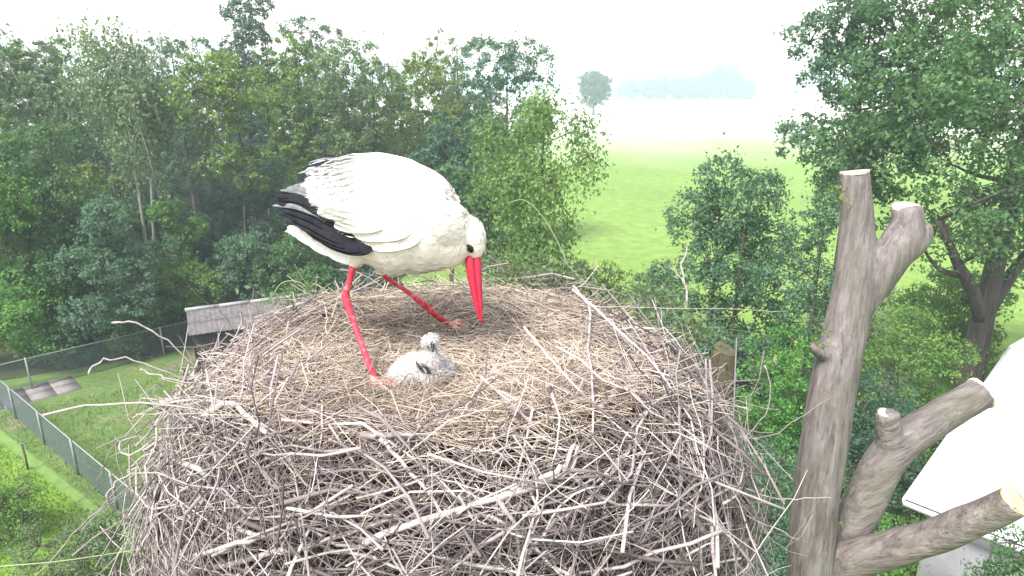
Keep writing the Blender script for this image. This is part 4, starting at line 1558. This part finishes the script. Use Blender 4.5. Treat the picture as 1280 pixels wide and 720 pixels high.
def wing(side):
    """closed wing shell with covert relief; side -1 is the near wing"""
    if side < 0:
        rows = np.array([(552, 272, 12, .03, -.055), (530, 260, 40, .045, -.075), (495, 252, 53, .055, -.085), (455, 248, 53, .055, -.085), (422, 246, 41, .048, -.075), (401, 245, 25, .035, -.062), (384, 243, 6, .012, -.05)])
    else:
        rows = np.array([(548, 262, 12, .03, .055), (525, 246, 34, .045, .075), (495, 236, 42, .055, .085), (460, 230, 38, .055, .085), (430, 222, 24, .045, .08), (410, 216, 14, .03, .075), (396, 214, 5, .010, .07)])
    q = spline(rows, 40)
    C = np.array([Sp(a[0], a[1], a[4]) for a in q])
    T_ = nrm(np.gradient(C, axis=0))
    N_ = nrm(np.cross(T_, yax))
    V, F = loft(C, N_ * (np.maximum(q[:, 2], 2) * pxm)[:, None], np.tile(yax, (len(C), 1)) * np.maximum(q[:, 3], .006)[:, None], 40)
    return V + nrm(V - C.mean(0)) * (.0018 * Wob(60 + side, 55, 2)(V))[:, None], F, C, T_


wn = wing(-1)
near = part('wing', wn[:2], M_WHITE, stork)
near['label'] = 'near wing, white with a black lower edge'
wf = wing(1)
far = part('wing', wf[:2], M_WHITE, stork)
far['label'] = 'far wing, its dark tips showing above the tail'
M_VANEW = tinted('covert_vanes', [(0, (.76, .745, .725)), (1, (.80, .79, .775))], .85, .1)
for root, (WV, _, WC, WT) in ((near, wn), (far, wf)):
    kk = np.repeat(np.arange(40), 40)
    wi = np.flatnonzero((kk > 20) & (kk < 39))
    wi = r.choice(wi, 1100)
    on = nrm(WV[wi] - WC[kk[wi]])
    fd = nrm(WT[kk[wi]] + np.array((0, 0, -.22)) + r.normal(0, .08, (len(wi), 3)) + on * .012)
    fd = nrm(fd - on * ((fd * on).sum(-1, keepdims=True) - .004))
    fl = .042 * r.uniform(.7, 1.25, len(wi)) * np.clip(1.25 - kk[wi] / 200, .6, 1)
    part('covert_plumage', leaves(WV[wi] + fd * fl[:, None] * .3 + on * .0003, fd, nrm(on + r.normal(0, .012, (len(wi), 3))), fl, fl * .75, .01), M_VANEW, root,
         tint=np.repeat(np.clip(r.normal(.6, .25, len(wi)), 0, 1), 4), smooth=False, kind='stuff')
# black flight feathers of the near wing
NV = (-.15, -1, .25)
FE = [
    ([(440, 272, -.098), (400, 262, -.10), (368, 249, -.085), (338, 250, -.055)], 8, M_BLACK),
    ([(440, 276, -.098), (400, 268, -.10), (368, 258, -.085), (340, 257, -.05)], 8, M_GREYF),
    ([(450, 290, -.10), (410, 281, -.10), (376, 270, -.08), (348, 268, -.05)], 9, M_BLACK),
    ([(455, 298, -.10), (420, 293, -.10), (385, 283, -.08), (357, 277, -.055)], 9, M_BLACK),
    ([(462, 290, -.100), (420, 276, -.106), (378, 256, -.085), (342, 251, -.06)], 19, M_BLACK),
    ([(450, 268, -.097), (405, 262, -.10), (374, 247, -.085), (344, 247, -.06)], 20, M_BLACK),
    ([(450, 260, -.10), (405, 253, -.10), (376, 240, -.085), (350, 238, -.07)], 8, M_GREYF),
    ([(450, 268, -.10), (405, 262, -.10), (372, 247, -.085), (345, 246, -.07)], 9, M_BLACK),
    ([(440, 250, -.09), (400, 246, -.095), (376, 236, -.085), (358, 235, -.07)], 8, M_GREYF),
    ([(462, 298, -.104), (425, 288, -.110), (385, 268, -.09), (346, 259, -.06)], 19, M_BLACK),
    ([(463, 302, -.108), (425, 296, -.114), (390, 279, -.095), (355, 266, -.065)], 19, M_BLACK),
    ([(465, 305, -.111), (430, 302, -.116), (395, 288, -.098), (366, 276, -.07)], 19, M_BLACK),
    ([(466, 308, -.113), (435, 307, -.118), (405, 297, -.10), (378, 284, -.075)], 18, M_BLACK),
    ([(467, 309, -.113), (442, 311, -.117), (415, 304, -.10), (393, 293, -.08)], 17, M_BLACK),
    ([(468, 309, -.113), (450, 312, -.116), (430, 309, -.105), (412, 303, -.085)], 15, M_BLACK),
]
for pl, wd, m_ in FE:
    part('flight_feather', blade(pl, wd, NV), m_, near)
# white coverts overlapping the black band
for pl, wd in [([(520, 284, -.118), (490, 291, -.124), (460, 293, -.118), (438, 290, -.104)], 22), ([(530, 292, -.112), (505, 302, -.120), (480, 307, -.118), (458, 306, -.108)], 20),
               ([(490, 274, -.122), (460, 280, -.126), (432, 280, -.116), (412, 275, -.100)], 24), ([(460, 258, -.122), (430, 264, -.118), (408, 263, -.106), (390, 257, -.092)], 22)]:
    part('covert_feather', blade(pl, wd, NV, .005), M_WHITE, near)
for pl, wd, m_ in [([(455, 214, .06), (432, 201, .055), (408, 194, .05), (392, 191, .045)], 6, M_BLACK), ([(452, 210, .06), (428, 203, .05), (402, 204, .04), (376, 211, .03)], 8, M_BLACK),
                   ([(450, 218, .05), (420, 211, .03), (396, 211, .02), (372, 217, .01)], 8, M_GREYF), ([(440, 224, .03), (414, 219, .01), (392, 220, .0), (370, 225, -.01)], 8, M_BLACK),
                   ([(436, 230, .0), (410, 226, -.02), (388, 228, -.03), (366, 232, -.03)], 8, M_GREYF), ([(446, 206, .06), (426, 199, .05), (408, 198, .045), (386, 203, .04)], 5, M_GREYF)]:
    part('flight_feather', blade(pl, wd, (0, -.5, .9)), m_, far)
for pl, wd in [([(440, 296, -.02), (400, 294, -.03), (372, 290, -.03), (360, 283, -.03)], 18), ([(450, 308, -.03), (415, 306, -.04), (388, 300, -.04), (368, 292, -.04)], 18),
               ([(455, 316, -.04), (430, 316, -.05), (405, 311, -.05), (385, 303, -.05)], 18), ([(458, 322, -.05), (440, 324, -.06), (422, 320, -.06), (408, 314, -.06)], 16)]:
    part('tail_feather', blade(pl, wd, (0, -1, .3)), M_WHITE, stork)
# bill
bu = [(592, 313, 13), (592, 322, 20), (593, 338, 20), (596, 365, 14.5), (599.5, 390, 8.5), (601.5, 404, 2.4)]
q = spline(np.array([(a, b, c_) for a, b, c_ in bu], float), 18)
C = np.array([Sp(a, b, -.022 - .0006 * (b - 316)) for a, b, c_ in q])
T_ = nrm(np.gradient(C, axis=0))
N_ = nrm(np.cross(T_, yax))
Bz = np.cross(N_, T_)
hw = np.maximum(q[:, 2] / 2, .8) * pxm
up_ = loft(C + N_ * (hw * -.42)[:, None], N_ * (hw * .62)[:, None], Bz * (hw * .62)[:, None], 14)
lo_ = loft(C + N_ * (hw * .42)[:, None], N_ * (hw * .52)[:, None], Bz * (hw * .55)[:, None], 14)
bill = part('bill', up_, M_BILL, stork)
part('lower_mandible', lo_, M_BILL, bill)
for s in (-1, 1):
    c = Sp(587.5, 310, -.022 + s * .032)
    an = np.linspace(0, math.pi, 9)[1:-1]
    ring = np.stack([c + np.array((0, s * .006 * math.cos(tq), 0)) for tq in an])
    part('eye', loft(ring, np.array([(.0105 * math.sin(tq), 0, .003 * math.sin(tq)) for tq in an]), np.array([(-.006 * math.sin(tq), 0, .0165 * math.sin(tq)) for tq in an]), 14), M_EYE, stork)

# ------------------------------------------------------------------ chick
cb = on_nest(524, 487, .0)
CY = cb[1]


def Cp(px, py, dy=0.):
    return U(px, py, CY + dy)


cpx = PXM(CY, cb[2])
M_DOWN = tinted('chick_down', [(0, (.36, .355, .35)), (.5, (.66, .65, .63)), (1, (.84, .83, .80))], .9, .1)
M_DOWNB = plain('chick_skin', (.50, .485, .46), .9, .1, 60, .1, .5, .003)
M_CDARK = plain('chick_dark', (.02, .025, .028), .6, .3)
rows = spline(np.array([(486, 480, 4, .015), (496, 476, 12, .04), (512, 468, 19, .06), (530, 465, 20, .065), (546, 466, 17, .055), (557, 470, 11, .035), (563, 474, 4, .012)], float), 26)
C = np.array([Cp(a[0], a[1], .06) for a in rows])
T_ = nrm(np.gradient(C, axis=0))
N_ = nrm(np.cross(T_, yax))
raw = [loft(C, N_ * (rows[:, 2] * cpx)[:, None], np.tile(yax, (len(C), 1)) * rows[:, 3][:, None], 20)]
nk = np.array([Cp(546, 466, .05), Cp(543, 452, .04), Cp(541, 440, .035), Cp(539, 428, .03)])
raw.append(tube(spline(nk, 12), np.linspace(.017, .0095, 12), 12))
hc = Cp(538, 426, .03)
an = np.linspace(0, math.pi, 13)[1:-1]
raw.append(loft(np.stack([hc + np.array((.024 * math.cos(tq), 0, .004 * math.cos(tq))) for tq in an]), np.array([(0, .019 * math.sin(tq), 0) for tq in an]), np.array([(0, 0, .019 * math.sin(tq)) for tq in an]), 14))
me = remesh(join(*raw), .004, 3, .5)
chick = thing('stork_chick', 'small fluffy white stork chick crouching in the straw below the adult stork', 'chick', tuple(cb + (0, .06, 0)))
CV = coords(me)
nn = np.empty(len(CV) * 3, np.float32)
me.vertices.foreach_get('normal', nn)
CN = nn.reshape(-1, 3).astype(float)
link('body', me, M_DOWNB, chick)
r = np.random.default_rng(61)
pick = r.choice(len(CV), 5200)
P0 = CV[pick]
Dd = nrm(CN[pick] + r.normal(0, .45, (len(pick), 3)) + (0, 0, -.15))
head = np.linalg.norm(P0 - hc, axis=-1) < .045
Lh = np.where(head, .007, .016) * r.uniform(.6, 1.3, len(pick))
pts3 = P0[:, None] + Dd[:, None] * np.linspace(-.1, 1, 4)[None, :, None] * Lh[:, None, None] + r.normal(0, .0012, (len(pick), 4, 3))
V, F = tubes(pts3, np.array((.0011, .001, .0008, .0003))[None].repeat(len(pick), 0), 3)
part('down', (V, F[0]), M_DOWN, chick, tint=np.repeat(np.clip(r.normal(.55, .22, len(pick)) + .35 * Wob(5, 40, 2)(P0), 0, 1), 12), kind='stuff')


def cblade(pl, wpx, nv, th=.006):
    P = spline(np.array([Cp(x, y, d) for x, y, d in pl]), 10)
    T_ = nrm(np.gradient(P, axis=0))
    Sd = nrm(np.cross(T_, np.asarray(nv, float)))
    N2 = np.cross(Sd, T_)
    t = np.linspace(0, 1, 10)
    wv = wpx / 2 * cpx * np.sqrt(np.maximum(.02, 1 - (2 * t - .9) ** 2 * .8))
    return loft(P, Sd * wv[:, None], N2 * th * .5 * np.ones((10, 1)), 8)


rq = np.random.default_rng(13)
for q in range(8):
    x0, y0 = 519 + q * 2.1 + rq.normal(0, .7), 456.5 + rq.normal(0, 1.2)
    dx = 4.5 + rq.normal(0, 1.2)
    part('wing_quill', cblade([(x0, y0, .014), (x0 + dx * .5, y0 + 4.5, .001), (x0 + dx, y0 + 8.5 + rq.normal(0, 1.5), -.007)], 2.4, (0, -1, .5), .007), M_CDARK, chick)
part('bill', tube(spline(np.array([Cp(540, 428, .02), Cp(541, 434, .005), Cp(541, 440, -.005)]), 8), np.linspace(.0075, .0025, 8), 9), M_CDARK, chick)
for s in (-1, 1):
    c = hc + np.array((.008, s * .017, .002))
    an = np.linspace(0, math.pi, 7)[1:-1]
    part('eye', loft(np.stack([c + np.array((0, s * .003 * math.cos(tq), 0)) for tq in an]), np.array([(.0038 * math.sin(tq), 0, 0) for tq in an]), np.array([(0, 0, .0038 * math.sin(tq)) for tq in an]), 10), M_EYE, chick)

# ------------------------------------------------------------------ haze
hb = bpy.data.materials.new('haze_air')
hb.use_nodes = True
t = hb.node_tree
t.nodes.clear()
o = t.nodes.new('ShaderNodeOutputMaterial')
pv = t.nodes.new('ShaderNodeVolumePrincipled')
pv.inputs['Color'].default_value = (.76, .92, 1.0, 1)
pv.inputs['Density'].default_value = HAZE_DENSITY
pv.inputs['Anisotropy'].default_value = 0.0
t.links.new(pv.outputs[0], o.inputs['Volume'])
top = max((o_.matrix_world @ Vector(c)).z if False else (Vector(c) + (o_.parent.location if o_.parent else Vector((0, 0, 0)))).z
          for o_ in COL.objects if o_.type == 'MESH' and o_.name.startswith(('crown', 'distant')) for c in o_.bound_box)
hz = link('haze', mesh('haze', *box((0, 0, (top + 2 - 1) / 2), (2300, 2300, (top + 2 + 1) / 2)), smooth=False), hb, None, 'stuff')
hz['label'] = 'thin bright summer haze filling the air'
hz['category'] = 'haze'
print('TRIS', sum(len(p.vertices) - 2 for m_ in bpy.data.meshes for p in m_.polygons), 'top', top)
